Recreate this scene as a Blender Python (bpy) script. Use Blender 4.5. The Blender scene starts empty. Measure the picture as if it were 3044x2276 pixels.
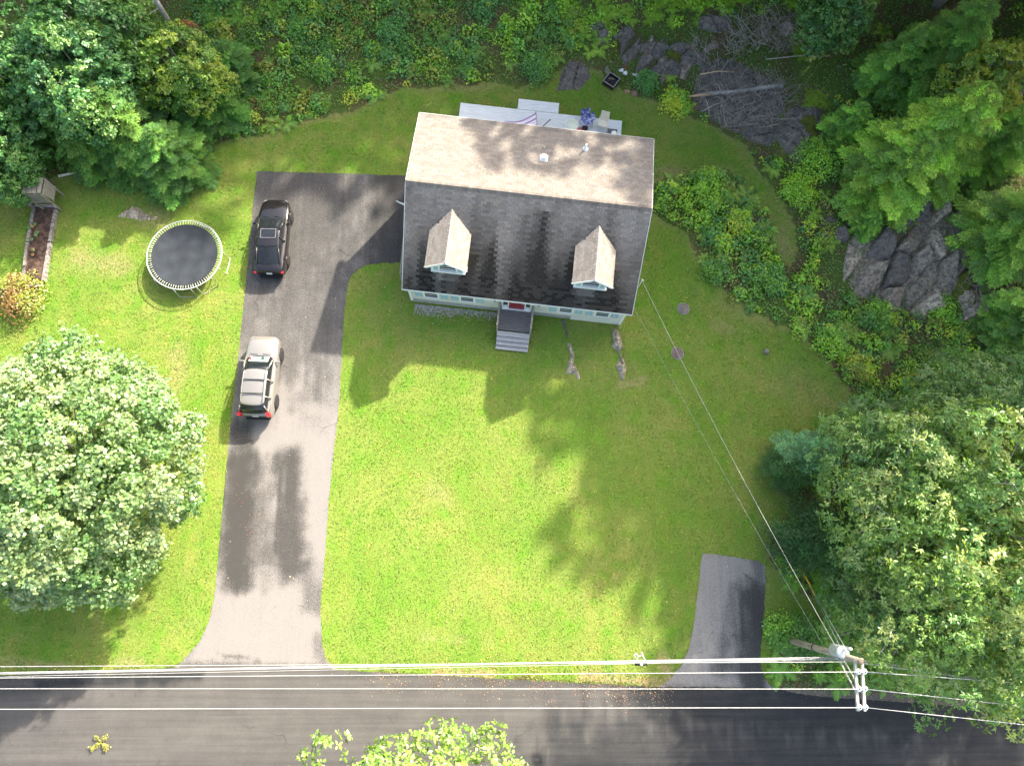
import bpy, math, random
import numpy as np
from mathutils import Vector, Matrix
S = bpy.context.scene
COL = S.collection
rng = np.random.default_rng(7)
random.seed(7)
# ------------------------------------------------------------------ camera
CH, CT, CR, CF = 39.0, 0.2313, -0.0288, 2108.0
_rx = np.array([[1,0,0],[0,math.cos(CT),-math.sin(CT)],[0,math.sin(CT),math.cos(CT)]])
_ry = np.array([[math.cos(CR),0,math.sin(CR)],[0,1,0],[-math.sin(CR),0,math.cos(CR)]])
CM = _ry @ _rx
cam = bpy.data.cameras.new('camera'); camo = bpy.data.objects.new('camera', cam); COL.objects.link(camo)
cam.sensor_width = 36.0; cam.lens = 36.0*CF/3044.0; cam.clip_end = 1500; cam.clip_start = 0.5
camo.matrix_world = Matrix.Translation((0,0,CH)) @ Matrix(CM.tolist()).to_4x4()
S.camera = camo
# ------------------------------------------------------------------ sky, sun, exposure
SUNV = Vector((0.91, 1.10, 1.0)).normalized()
w = bpy.data.worlds.new('World'); S.world = w; w.use_nodes = True
nt = w.node_tree; nt.nodes.clear()
sky = nt.nodes.new('ShaderNodeTexSky'); sky.sky_type = 'NISHITA'; sky.sun_disc = False
sky.sun_elevation = math.asin(SUNV.z); sky.sun_rotation = math.atan2(SUNV.x, SUNV.y)
sky.air_density = 0.7; sky.dust_density = 3.5; sky.ozone_density = 0.4
bg = nt.nodes.new('ShaderNodeBackground'); bg.inputs[1].default_value = 0.15
wo = nt.nodes.new('ShaderNodeOutputWorld')
nt.links.new(sky.outputs[0], bg.inputs[0]); nt.links.new(bg.outputs[0], wo.inputs[0])
sl = bpy.data.lights.new('sun', 'SUN'); sl.energy = 2.8; sl.angle = math.radians(1.1); sl.color = (1.0, 0.96, 0.92)
so = bpy.data.objects.new('sun', sl); COL.objects.link(so)
so.rotation_euler = (-SUNV).to_track_quat('-Z', 'Y').to_euler(); so.location = (30, 36, 60)
S.view_settings.view_transform = 'Standard'; S.view_settings.look = 'None'
S.view_settings.gamma = 1.0; S.view_settings.use_curve_mapping = False
S.view_settings.exposure = 2.2
S.view_settings.use_white_balance = True; S.view_settings.white_balance_temperature = 7350; S.view_settings.white_balance_tint = 6
S.cycles.max_bounces = 6; S.cycles.diffuse_bounces = 3; S.cycles.glossy_bounces = 3
S.cycles.transmission_bounces = 4; S.cycles.transparent_max_bounces = 6

# ------------------------------------------------------------------ terrain and picking
def hill(x, y):
    x = np.asarray(x, float); y = np.asarray(y, float)
    s = (x-10)*0.85 + (y-18)*0.5 - 9.5
    a = np.where(s > 0, s*s/(s+6.0), 0)*0.26
    t = y - (27.5 + 0.05*(x+10)); b = np.where(t > 0, t*t/(t+5.0), 0)*0.22
    m = np.clip((y+3)/8, 0, 1); m = m*m*(3-2*m)
    n = 0.5*np.sin(x*0.55+1.3*np.sin(y*0.4))*np.sin(y*0.61+x*0.2)
    base = np.maximum(a*m, b)
    z = base + n*np.clip(base*0.35, 0, 0.5)
    # shallow dip beside the front ledges and gentle lawn undulation
    return np.minimum(z, 7.0)
def P(u, v, z=0.0):
    d = CM @ np.array([(u-1522)/CF, (1138-v)/CF, -1.0]); t = (z-CH)/d[2]
    return np.array([d[0]*t, d[1]*t])
def G(u, v, dz=0.0):
    z = 0.0
    for _ in range(12):
        p = P(u, v, z+dz); z = float(hill(p[0], p[1]))
    return Vector((p[0], p[1], z))
def G2(u, v, dz=0.0): return G(u*1.3761, v*1.3761, dz)      # picks given on a 2212 px wide view
def V3(p, z): return Vector((p[0], p[1], z))

# ------------------------------------------------------------------ materials
MATS = {}
def nodes_of(name):
    m = bpy.data.materials.new(name); m.use_nodes = True
    n = m.node_tree; n.nodes.clear(); MATS[name] = m
    out = n.nodes.new('ShaderNodeOutputMaterial')
    return m, n, out
def N(n, t, **k):
    d = n.nodes.new(t)
    for a, b in k.items():
        if a.startswith('i_'):
            key = a[2:]; key = int(key) if key.isdigit() else key.replace('_', ' ')
            d.inputs[key].default_value = b
        else: setattr(d, a, b)
    return d
def mat(name, col, rough=0.7, metal=0.0, var=0.15, scale=8.0, bump=0.0, bscale=40.0, stretch=(1,1,1), spec=0.4, attr=False, coat=0.0, col2=None):
    if name in MATS: return MATS[name]
    m, n, out = nodes_of(name)
    b = N(n, 'ShaderNodeBsdfPrincipled'); L = n.links.new
    b.inputs['Roughness'].default_value = rough; b.inputs['Metallic'].default_value = metal
    b.inputs['Specular IOR Level'].default_value = spec; b.inputs['Coat Weight'].default_value = coat
    tc = N(n, 'ShaderNodeTexCoord'); mp = N(n, 'ShaderNodeMapping'); mp.inputs['Scale'].default_value = stretch
    L(tc.outputs['Object'], mp.inputs[0])
    nz = N(n, 'ShaderNodeTexNoise'); nz.inputs['Scale'].default_value = scale; nz.inputs['Detail'].default_value = 5
    L(mp.outputs[0], nz.inputs[0])
    mr = N(n, 'ShaderNodeMapRange'); mr.inputs[1].default_value = 0.3; mr.inputs[2].default_value = 0.7
    mr.inputs[3].default_value = 1-var; mr.inputs[4].default_value = 1+var
    L(nz.outputs[0], mr.inputs[0])
    vm = N(n, 'ShaderNodeVectorMath', operation='SCALE')
    if attr:
        at = N(n, 'ShaderNodeAttribute', attribute_name='Col'); L(at.outputs['Color'], vm.inputs[0])
    elif col2:
        mx = N(n, 'ShaderNodeMix', data_type='RGBA'); mx.inputs[6].default_value = (*col, 1); mx.inputs[7].default_value = (*col2, 1)
        n2 = N(n, 'ShaderNodeTexNoise'); n2.inputs['Scale'].default_value = scale*0.35; n2.inputs['Detail'].default_value = 6; L(mp.outputs[0], n2.inputs[0])
        r2 = N(n, 'ShaderNodeMapRange'); r2.inputs[1].default_value = 0.42; r2.inputs[2].default_value = 0.6; L(n2.outputs[0], r2.inputs[0])
        L(r2.outputs[0], mx.inputs[0]); L(mx.outputs[2], vm.inputs[0])
    else: vm.inputs[0].default_value = col
    L(mr.outputs[0], vm.inputs['Scale']); L(vm.outputs[0], b.inputs['Base Color'])
    if bump:
        n3 = N(n, 'ShaderNodeTexNoise'); n3.inputs['Scale'].default_value = bscale; n3.inputs['Detail'].default_value = 4; L(mp.outputs[0], n3.inputs[0])
        bp = N(n, 'ShaderNodeBump'); bp.inputs['Strength'].default_value = bump; bp.inputs['Distance'].default_value = 0.03
        L(n3.outputs[0], bp.inputs['Height']); L(bp.outputs[0], b.inputs['Normal'])
    L(b.outputs[0], out.inputs[0])
    return m
def foliage_mat(name, trans=0.35, gloss=0.05, rough=0.45):
    m, n, out = nodes_of(name); L = n.links.new
    at = N(n, 'ShaderNodeAttribute', attribute_name='Col'); oi = N(n, 'ShaderNodeObjectInfo')
    mx = N(n, 'ShaderNodeVectorMath', operation='MULTIPLY'); L(at.outputs['Color'], mx.inputs[0]); L(oi.outputs['Color'], mx.inputs[1])
    d = N(n, 'ShaderNodeBsdfDiffuse'); t = N(n, 'ShaderNodeBsdfTranslucent'); L(mx.outputs[0], d.inputs[0])
    tv = N(n, 'ShaderNodeVectorMath', operation='MULTIPLY'); tv.inputs[1].default_value = (1.25, 1.2, 0.5); L(mx.outputs[0], tv.inputs[0]); L(tv.outputs[0], t.inputs[0])
    a = N(n, 'ShaderNodeMixShader'); a.inputs[0].default_value = trans; L(d.outputs[0], a.inputs[1]); L(t.outputs[0], a.inputs[2])
    g = N(n, 'ShaderNodeBsdfGlossy'); g.inputs['Roughness'].default_value = rough; g.inputs[0].default_value = (0.9, 0.95, 0.85, 1)
    b = N(n, 'ShaderNodeMixShader'); b.inputs[0].default_value = gloss; L(a.outputs[0], b.inputs[1]); L(g.outputs[0], b.inputs[2])
    L(b.outputs[0], out.inputs[0]); return m
LEAF = foliage_mat('leaf_surface', 0.33, 0.07, 0.5)
NEEDLE = foliage_mat('needle_surface', 0.25, 0.04, 0.6)
GRASS = foliage_mat('grass_blade', 0.35, 0.03, 0.6)
BARK = mat('bark', (0.16, 0.13, 0.10), 0.9, var=0.35, scale=6, bump=0.6, bscale=20, stretch=(1,1,0.25))
BARKG = mat('grey_bark', (0.34, 0.32, 0.29), 0.9, var=0.4, scale=5, bump=0.5, bscale=18, stretch=(1,1,0.3))
WOODG = mat('weathered_grey_wood', (0.30, 0.27, 0.22), 0.85, var=0.3, scale=9, bump=0.3, bscale=30, stretch=(0.3,3,3))
WHITE = mat('white_paint', (0.80, 0.81, 0.79), 0.55, var=0.05, scale=4)
ROCK = mat('grey_rock', (0.17, 0.15, 0.128), 0.85, var=0.45, scale=13, bump=1.0, bscale=16, col2=(0.10, 0.093, 0.086))
ROCKL = mat('lichen_rock', (0.48, 0.40, 0.305), 0.9, var=0.5, scale=13.0, bump=1.0, bscale=16, col2=(0.23, 0.195, 0.15))
STEEL = mat('galvanised_steel', (0.62, 0.63, 0.62), 0.4, 0.6, var=0.1)
BLACK = mat('black_plastic', (0.02, 0.02, 0.022), 0.5, var=0.1)
RUBBER = mat('tyre_rubber', (0.025, 0.025, 0.025), 0.85)

# ------------------------------------------------------------------ mesh helpers
def arr_mesh(name, verts, faces, m=None, colv=None, smooth=False):
    verts = np.asarray(verts, np.float32).reshape(-1, 3); faces = np.asarray(faces, np.int32); k = faces.shape[1]; nf = len(faces)
    me = bpy.data.meshes.new(name)
    me.vertices.add(len(verts)); me.vertices.foreach_set('co', verts.ravel())
    me.loops.add(nf*k); me.loops.foreach_set('vertex_index', faces.ravel())
    me.polygons.add(nf); me.polygons.foreach_set('loop_start', np.arange(0, nf*k, k, dtype=np.int32))
    me.polygons.foreach_set('loop_total', np.full(nf, k, np.int32))
    if smooth: me.polygons.foreach_set('use_smooth', np.ones(nf, bool))
    me.update(calc_edges=True)
    if colv is not None:
        a = me.attributes.new('Col', 'FLOAT_COLOR', 'POINT')
        c = np.ones((len(verts), 4), np.float32); c[:, :3] = colv; a.data.foreach_set('color', c.ravel())
    if m: me.materials.append(m)
    return me
def link(name, me, parent=None, **props):
    o = bpy.data.objects.new(name, me); COL.objects.link(o)
    if parent is not None: o.parent = parent
    for k, v in props.items(): o[k] = v
    return o
def thing(name, label, cat, loc=(0,0,0), rz=0.0, group=None, scale=1.0):
    o = bpy.data.objects.new(name, None); COL.objects.link(o)
    o.location = loc; o.rotation_euler = (0,0,rz); o.scale = (scale,)*3
    o['label'] = label; o['category'] = cat
    if group: o['group'] = group
    return o
def tag(o, label, cat, group=None):
    o['label'] = label; o['category'] = cat
    if group: o['group'] = group
    return o
def copy_tree(o, parent=None):
    c = o.copy(); COL.objects.link(c)
    if parent is not None: c.parent = parent
    for ch in list(o.children): copy_tree(ch, c)
    return c
class MB:
    def __init__(s): s.v = []; s.f = []; s.c = []; s.sm = []
    def add(s, vs, fs, sm=False, col=None):
        b = len(s.v); s.v += [tuple(v) for v in vs]; s.f += [[b+i for i in f] for f in fs]; s.sm += [sm]*len(fs)
        s.c += [col or (1,1,1)]*len(vs); return s
    def box(s, c, d, rz=0.0, M=None, col=None, taper=1.0):
        x, y, z = d[0]/2, d[1]/2, d[2]/2; R = M if M is not None else Matrix.Rotation(rz, 3, 'Z'); c = Vector(c); vs = []
        for sz in (-1, 1):
            t = taper if sz > 0 else 1
            for sx, sy in ((-1,-1),(1,-1),(1,1),(-1,1)): vs.append(c + R @ Vector((sx*x*t, sy*y*t, sz*z)))
        return s.add(vs, [(3,2,1,0),(4,5,6,7),(0,1,5,4),(1,2,6,5),(2,3,7,6),(3,0,4,7)], col=col)
    def bar(s, a, b, wd, h, up=(0,0,1), col=None):
        a = Vector(a); b = Vector(b); d = b-a; x = d.normalized(); y = Vector(up).cross(x)
        if y.length < 1e-4: y = Vector((1,0,0)).cross(x)
        y.normalize(); z = x.cross(y); R = Matrix((x, y, z)).transposed()
        return s.box((a+b)/2, (d.length, wd, h), M=R, col=col)
    def tube(s, pts, r, n=8, cap=True, col=None):
        pts = [Vector(p) for p in pts]; rs = r if isinstance(r, (list, tuple)) else [r]*len(pts); vs = []; fs = []
        for i, p in enumerate(pts):
            d = (pts[min(i+1, len(pts)-1)] - pts[max(i-1, 0)]).normalized()
            u = d.orthogonal() if abs(d.z) > 0.9 else Vector((0,0,1)).cross(d); u.normalize(); w2 = d.cross(u)
            if abs(d.z) > 0.9: u = Vector((1,0,0)) - d*d.x; u.normalize(); w2 = d.cross(u)
            for k in range(n):
                a = 2*math.pi*k/n; vs.append(p + (u*math.cos(a) + w2*math.sin(a))*rs[i])
        for i in range(len(pts)-1):
            for k in range(n): fs.append((i*n+k, i*n+(k+1) % n, (i+1)*n+(k+1) % n, (i+1)*n+k))
        if cap: fs.append(tuple(range(n-1, -1, -1))); fs.append(tuple((len(pts)-1)*n+k for k in range(n)))
        return s.add(vs, fs, True, col)
    def ring(s, c, R, r, n=48, m=6):
        vs = []; fs = []
        for i in range(n):
            a = 2*math.pi*i/n
            for k in range(m):
                b = 2*math.pi*k/m; q = R+r*math.cos(b); vs.append((c[0]+q*math.cos(a), c[1]+q*math.sin(a), c[2]+r*math.sin(b)))
        for i in range(n):
            for k in range(m): fs.append((i*m+k, ((i+1) % n)*m+k, ((i+1) % n)*m+(k+1) % m, i*m+(k+1) % m))
        return s.add(vs, fs, True)
    def lathe(s, prof, c=(0,0,0), n=20, axis='Z', col=None):
        vs = []; fs = []
        for (r, z) in prof:
            for k in range(n):
                a = 2*math.pi*k/n; x, y = r*math.cos(a), r*math.sin(a)
                q = (x, y, z) if axis == 'Z' else (z, x, y) if axis == 'X' else (x, z, y)
                vs.append((c[0]+q[0], c[1]+q[1], c[2]+q[2]))
        for i in range(len(prof)-1):
            for k in range(n): fs.append((i*n+k, i*n+(k+1) % n, (i+1)*n+(k+1) % n, (i+1)*n+k))
        fs.append(tuple(range(n-1, -1, -1))); fs.append(tuple((len(prof)-1)*n+k for k in range(n)))
        return s.add(vs, fs, True, col)
    def prism(s, poly, z0, z1, col=None):
        n = len(poly); vs = [(p[0], p[1], z0) for p in poly] + [(p[0], p[1], z1) for p in poly]
        return s.add(vs, [tuple(range(n-1,-1,-1)), tuple(range(n, 2*n))] + [(i, (i+1) % n, n+(i+1) % n, n+i) for i in range(n)], col=col)
    def mesh(s, name, m, usecol=False):
        me = bpy.data.meshes.new(name); me.from_pydata(s.v, [], s.f)
        me.polygons.foreach_set('use_smooth', s.sm)
        if usecol:
            a = me.attributes.new('Col', 'FLOAT_COLOR', 'POINT')
            a.data.foreach_set('color', np.c_[np.array(s.c, np.float32), np.ones(len(s.c), np.float32)].ravel())
        me.materials.append(m); me.update(); return me
    def build(s, name, m, parent=None, usecol=False, **props):
        return link(name, s.mesh(name, m, usecol), parent, **props)

def poly_sdf(px, py, poly):
    poly = np.asarray(poly, float); d = np.full(px.shape, 1e9); ins = np.zeros(px.shape, bool); n = len(poly)
    for i in range(n):
        a = poly[i]; b = poly[(i+1) % n]; e = b-a; wx = px-a[0]; wy = py-a[1]
        t = np.clip((wx*e[0]+wy*e[1])/max(e@e, 1e-9), 0, 1)
        d = np.minimum(d, np.hypot(wx-e[0]*t, wy-e[1]*t))
        c = ((a[1] > py) != (b[1] > py)) & (px < (b[0]-a[0])*(py-a[1])/(b[1]-a[1]+1e-12)+a[0]); ins ^= c
    return np.where(ins, -d, d)
def vnoise(x, y, s, seed=0):
    r = np.random.default_rng(seed); g = r.random((64, 64)); X = x*s; Y = y*s
    i = np.floor(X).astype(int); j = np.floor(Y).astype(int); fx = X-i; fy = Y-j; fx = fx*fx*(3-2*fx); fy = fy*fy*(3-2*fy)
    q = lambda a, b: g[a % 64, b % 64]
    return (q(i,j)*(1-fx)+q(i+1,j)*fx)*(1-fy)+(q(i,j+1)*(1-fx)+q(i+1,j+1)*fx)*fy
def fbm(x, y, s, seed=0, o=4):
    t = 0; a = 1; k = 0
    for q in range(o): t = t+a*vnoise(x, y, s*2**q, seed+q*13); k += a; a *= 0.5
    return t/k
def w2(pts): return [tuple(G2(*p))[:2] for p in pts]

# ------------------------------------------------------------------ ground and lawn
LAWN2 = [(-150,425),(0,405),(130,380),(200,380),(300,350),(400,338),(500,305),(600,283),(700,250),(800,222),(870,195),(950,188),(1050,184),(1120,184),(1190,160),(1225,135),(1260,140),(1300,155),(1340,190),(1400,222),(1480,248),(1560,278),(1610,322),(1640,360),(1680,410),(1712,470),(1720,530),(1710,575),(1690,565),(1665,520),(1660,460),(1600,410),(1570,372),(1500,372),(1440,385),(1410,392),(1400,460),(1440,480),(1478,500),(1500,540),(1530,600),(1570,640),(1620,670),(1690,705),(1750,750),(1800,790),(1840,860),(1880,905),(1820,950),(1760,950),(1720,990),(1705,1050),(1710,1110),(1680,1140),(1665,1200),(1690,1260),(1760,1290),(1830,1325),(1800,1345),(1700,1345),(1665,1370),(1655,1430),(1660,1470),(1690,1490),(1420,1482),(1280,1474),(1140,1466),(960,1456),(760,1449),(700,1440),(500,1437),(380,1442),(0,1462),(-150,1466)]
LAWN = w2(LAWN2)
def axis(lo, hi, st, far):
    a = list(np.arange(lo, hi+1e-6, st)); q = st
    b = []; x = hi
    while x < far: q *= 1.35; x += q; b.append(x)
    c = []; x = lo; q = st
    while x > -far: q *= 1.35; x -= q; c.append(x)
    return np.array(c[::-1]+a+b)
gx = axis(-36, 42, 0.24, 420); gy = axis(-15, 44, 0.24, 420)
GX, GY = np.meshgrid(gx, gy); GZ = hill(GX, GY)
SD = poly_sdf(GX, GY, LAWN); SDn = SD + (fbm(GX, GY, 0.7, 3)-0.5)*0.9
lawnmask = np.clip(0.5 - SDn/0.5, 0, 1)
# ditch under the road sheet so that sheets stay clear of the grid
GZ = GZ - 0.02*(GY < -5.5)
nx, ny = len(gx), len(gy)
idx = np.arange(nx*ny).reshape(ny, nx)
quads = np.stack([idx[:-1,:-1], idx[:-1,1:], idx[1:,1:], idx[1:,:-1]], -1).reshape(-1, 4)
fc = SDn[:-1,:-1].reshape(-1) < 0.12
# dirt wear on the lawn, dry patches
def capsule(px, py, a, b, wd):
    a = np.array(a); b = np.array(b); e = b-a; t = np.clip(((px-a[0])*e[0]+(py-a[1])*e[1])/max(e@e,1e-9), 0, 1)
    return np.hypot(px-a[0]-e[0]*t, py-a[1]-e[1]*t)/wd
dry = np.zeros_like(GX)
for (u1, v1, u2, v2, wd, s) in [(380,760,385,830,.5,.6),(915,1374,940,1378,.2,.55),(975,1380,1000,1382,.2,.5),(1050,1385,1060,1387,.2,.4),(940,1452,1060,1457,.2,1.5),(1260,1462,1420,1475,.25,1.4),(1360,1478,1450,1482,.2,1.2),(1430,1420,1450,1470,.25,1.3),(0,1430,150,1440,.2,.9),(260,1430,300,1432,.25,.9),
        (330,470,340,475,.7,.7),(170,560,260,575,.6,.75),(1550,700,1570,712,.4,.6),(1340,830,1390,822,.3,.8),(1690,1000,1690,1060,.4,.7),(1700,560,1690,500,.4,.7),(1430,365,1480,375,.3,1.),(650,262,790,228,.22,1.0),(520,300,600,288,.4,.5),(950,190,1050,190,.25,.7),(1300,155,1330,190,.3,.7),
        (940,1060,960,1075,.5,.5),(620,1270,625,1275,.2,.4),(1560,650,1640,690,.5,.35),(1350,780,1365,790,.3,.5),(1700,820,1830,880,1.2,.35)]:
    a = G2(u1, v1); b = G2(u2, v2); dry = np.maximum(dry, s*np.clip(1.15-capsule(GX, GY, a[:2], b[:2], wd*1.4), 0, 1))
edge = np.clip(1-np.abs(SDn+0.05)/0.35, 0, 1)*0.55
dry = np.maximum(dry, edge*(GY > -5))
gv = np.stack([GX, GY, GZ], -1).reshape(-1, 3)
def ground_mat(name):
    m, n, out = nodes_of(name); L = n.links.new
    tc = N(n, 'ShaderNodeTexCoord'); O = tc.outputs['Object']
    am = N(n, 'ShaderNodeAttribute', attribute_name='lawn'); ad = N(n, 'ShaderNodeAttribute', attribute_name='dry')
    def noise(s, d=4, r=0.55, st=None):
        q = N(n, 'ShaderNodeTexNoise'); q.inputs['Scale'].default_value = s; q.inputs['Detail'].default_value = d; q.inputs['Roughness'].default_value = r
        if st:
            mp = N(n, 'ShaderNodeMapping'); mp.inputs['Scale'].default_value = st; mp.inputs['Rotation'].default_value = (0,0,0.1); L(O, mp.inputs[0]); L(mp.outputs[0], q.inputs[0])
        else: L(O, q.inputs[0])
        return q.outputs[0]
    def rng_(x, a, b, c=0, d=1):
        r = N(n, 'ShaderNodeMapRange'); r.inputs[1].default_value = a; r.inputs[2].default_value = b; r.inputs[3].default_value = c; r.inputs[4].default_value = d; L(x, r.inputs[0]); return r.outputs[0]
    def mix(f, a, b):
        q = N(n, 'ShaderNodeMix', data_type='RGBA'); L(f, q.inputs[0])
        for i, c in ((6, a), (7, b)):
            if isinstance(c, tuple): q.inputs[i].default_value = (*c, 1)
            else: L(c, q.inputs[i])
        return q.outputs[2]
    g = mix(rng_(noise(0.23, 5, 0.6), 0.38, 0.62), (0.13, 0.23, 0.036), (0.235, 0.265, 0.07))
    g = mix(rng_(noise(0.9, 4), 0.45, 0.75), g, (0.095, 0.25, 0.02))
    g = mix(rng_(noise(1.0, 3, 0.6, (1.1, 0.1, 1)), 0.5, 0.75, 0, 0.22), g, (0.235, 0.265, 0.05))
    g = mix(rng_(noise(9, 3, 0.7), 0.45, 0.8, 0, 0.5), g, (0.055, 0.13, 0.008))
    g = mix(rng_(noise(26, 3, 0.8), 0.5, 0.75, 0, 0.55), g, (0.30, 0.36, 0.07))
    dm = N(n, 'ShaderNodeMath', operation='MULTIPLY'); L(ad.outputs['Fac'], dm.inputs[0]); L(rng_(noise(5, 5, 0.7), 0.35, 0.62, 0.0, 1.0), dm.inputs[1])
    g = mix(dm.outputs[0], g, (0.34, 0.26, 0.15))
    f = mix(rng_(noise(1.2, 6, 0.65), 0.35, 0.65), (0.09, 0.06, 0.035), (0.15, 0.12, 0.06))
    f = mix(rng_(noise(0.45, 4), 0.38, 0.55), f, (0.085, 0.14, 0.03))
    f = mix(rng_(noise(7, 4, 0.8), 0.55, 0.72), f, (0.17, 0.12, 0.08))
    a2 = N(n, 'ShaderNodeMath', operation='ADD'); L(am.outputs['Fac'], a2.inputs[0]); L(rng_(noise(3.5, 4, 0.7), 0.3, 0.7, -0.35, 0.35), a2.inputs[1])
    c = mix(rng_(a2.outputs[0], 0.4, 0.6), f, g)
    b = N(n, 'ShaderNodeBsdfPrincipled'); b.inputs['Roughness'].default_value = 0.95; b.inputs['Specular IOR Level'].default_value = 0.1
    L(c, b.inputs['Base Color'])
    bp = N(n, 'ShaderNodeBump'); bp.inputs['Strength'].default_value = 0.8; bp.inputs['Distance'].default_value = 0.05; L(noise(22, 4, 0.75), bp.inputs['Height']); L(bp.outputs[0], b.inputs['Normal'])
    L(b.outputs[0], out.inputs[0]); return m
GM = ground_mat('turf_and_soil')
def part_ground(name, faces):
    u, inv = np.unique(faces.ravel(), return_inverse=True)
    me = arr_mesh(name, gv[u], inv.reshape(-1, 4), GM, smooth=True)
    for k, a in (('lawn', lawnmask), ('dry', dry)):
        at = me.attributes.new(k, 'FLOAT', 'POINT'); at.data.foreach_set('value', a.reshape(-1)[u].astype(np.float32))
    return link(name, me, kind='structure')
part_ground('lawn', quads[fc]); part_ground('ground', quads[~fc])

# ------------------------------------------------------------------ paved sheets
def sheet(name, poly, z, step, m, attrs, jit=0.03, thick=0.0, cellmax=400):
    import bmesh
    pts = []; r = random.Random(5)
    for i in range(len(poly)):
        a = Vector(poly[i]); b = Vector(poly[(i+1) % len(poly)]); k = max(1, int((b-a).length/0.16)) if (b-a).length < 80 else 1
        nrm = Vector((-(b-a).y, (b-a).x)).normalized()
        for q in range(k):
            p = a.lerp(b, q/k); pts.append(p + nrm*(r.uniform(-jit, jit) if q else 0))
    bm = bmesh.new(); vs = [bm.verts.new((p.x, p.y, 0)) for p in pts]; f = bm.faces.new(vs)
    bmesh.ops.triangulate(bm, faces=[f])
    xs = [p.x for p in pts]; ys = [p.y for p in pts]
    for ax, lo, hi in ((0, max(min(xs), -34), min(max(xs), 34)), (1, max(min(ys), -16), max(ys))):
        c = lo+step
        while c < hi:
            co = [0,0,0]; co[ax] = c; no = [0,0,0]; no[ax] = 1
            bmesh.ops.bisect_plane(bm, geom=bm.verts[:]+bm.edges[:]+bm.faces[:], plane_co=co, plane_no=no, dist=1e-5); c += step
    me = bpy.data.meshes.new(name); bm.to_mesh(me); bm.free()
    X = np.zeros(len(me.vertices)*3); me.vertices.foreach_get('co', X); X = X.reshape(-1, 3); X[:, 2] = z
    me.vertices.foreach_set('co', X.ravel())
    for k, fn in attrs.items():
        at = me.attributes.new(k, 'FLOAT', 'POINT'); at.data.foreach_set('value', fn(X[:,0], X[:,1]).astype(np.float32))
    me.materials.append(m); me.update()
    if me.polygons and me.polygons[0].normal.z < 0: me.flip_normals()
    return link(name, me, kind='structure')
def asphalt(name, light, mid, dark, speck=0.35, streak=0.0, sst=(0.08, 3.0, 1)):
    m, n, out = nodes_of(name); L = n.links.new
    tc = N(n, 'ShaderNodeTexCoord'); at = N(n, 'ShaderNodeAttribute', attribute_name='wet_and_shade')
    def noise(s, d=4, r=0.6, st=None):
        q = N(n, 'ShaderNodeTexNoise'); q.inputs['Scale'].default_value = s; q.inputs['Detail'].default_value = d; q.inputs['Roughness'].default_value = r
        if st:
            mp = N(n, 'ShaderNodeMapping'); mp.inputs['Scale'].default_value = st; L(tc.outputs['Object'], mp.inputs[0]); L(mp.outputs[0], q.inputs[0])
        else: L(tc.outputs['Object'], q.inputs[0])
        return q.outputs[0]
    def rg(x, a, b, c, d):
        r = N(n, 'ShaderNodeMapRange'); r.inputs[1].default_value = a; r.inputs[2].default_value = b; r.inputs[3].default_value = c; r.inputs[4].default_value = d; L(x, r.inputs[0]); return r.outputs[0]
    def add(a, b):
        q = N(n, 'ShaderNodeMath', operation='ADD'); L(a, q.inputs[0]); L(b, q.inputs[1]); return q.outputs[0]
    x = add(at.outputs['Fac'], rg(noise(17, 6, 0.95), 0.36, 0.64, -0.42*speck*2, 0.42*speck*2))
    x = add(x, rg(noise(0.8, 4), 0.3, 0.7, -0.07, 0.07))
    if streak: x = add(x, rg(noise(1.5, 4, 0.6, sst), 0.35, 0.65, -streak, streak))
    cr = N(n, 'ShaderNodeValToRGB'); e = cr.color_ramp.elements
    e[0].position = 0.12; e[0].color = (*light, 1); e[1].position = 0.92; e[1].color = (*dark, 1)
    q = e.new(0.5); q.color = (*mid, 1); L(x, cr.inputs[0])
    vo = N(n, 'ShaderNodeTexVoronoi', feature='DISTANCE_TO_EDGE'); vo.inputs['Scale'].default_value = 0.22
    wn = N(n, 'ShaderNodeTexNoise'); wn.inputs['Scale'].default_value = 1.7; wn.inputs['Detail'].default_value = 6; L(tc.outputs['Object'], wn.inputs[0])
    wv = N(n, 'ShaderNodeVectorMath', operation='MULTIPLY_ADD'); wv.inputs[1].default_value = (0.7,0.7,0); L(wn.outputs['Color'], wv.inputs[0]); L(tc.outputs['Object'], wv.inputs[2]); L(wv.outputs[0], vo.inputs['Vector'])
    lin = rg(vo.outputs['Distance'], 0.0015, 0.005, 1.0, 0.0); msk = rg(noise(0.5, 2), 0.52, 0.6, 0.0, 0.55)
    mu = N(n, 'ShaderNodeMath', operation='MULTIPLY'); L(lin, mu.inputs[0]); L(msk, mu.inputs[1])
    cmx = N(n, 'ShaderNodeMix', data_type='RGBA'); cmx.inputs[7].default_value = (0.03,0.028,0.026,1); L(mu.outputs[0], cmx.inputs[0]); L(cr.outputs[0], cmx.inputs[6])
    sc = N(n, 'ShaderNodeVectorMath', operation='SCALE'); L(cmx.outputs[2], sc.inputs[0]); L(rg(noise(45, 3, 0.8), 0.3, 0.7, 0.82, 1.18), sc.inputs['Scale'])
    b = N(n, 'ShaderNodeBsdfPrincipled'); b.inputs['Roughness'].default_value = 0.85; b.inputs['Specular IOR Level'].default_value = 0.25
    L(sc.outputs[0], b.inputs['Base Color'])
    bp = N(n, 'ShaderNodeBump'); bp.inputs['Strength'].default_value = 0.5; bp.inputs['Distance'].default_value = 0.02; L(noise(60, 3, 0.7), bp.inputs['Height']); L(bp.outputs[0], b.inputs['Normal'])
    L(b.outputs[0], out.inputs[0]); return m
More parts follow.
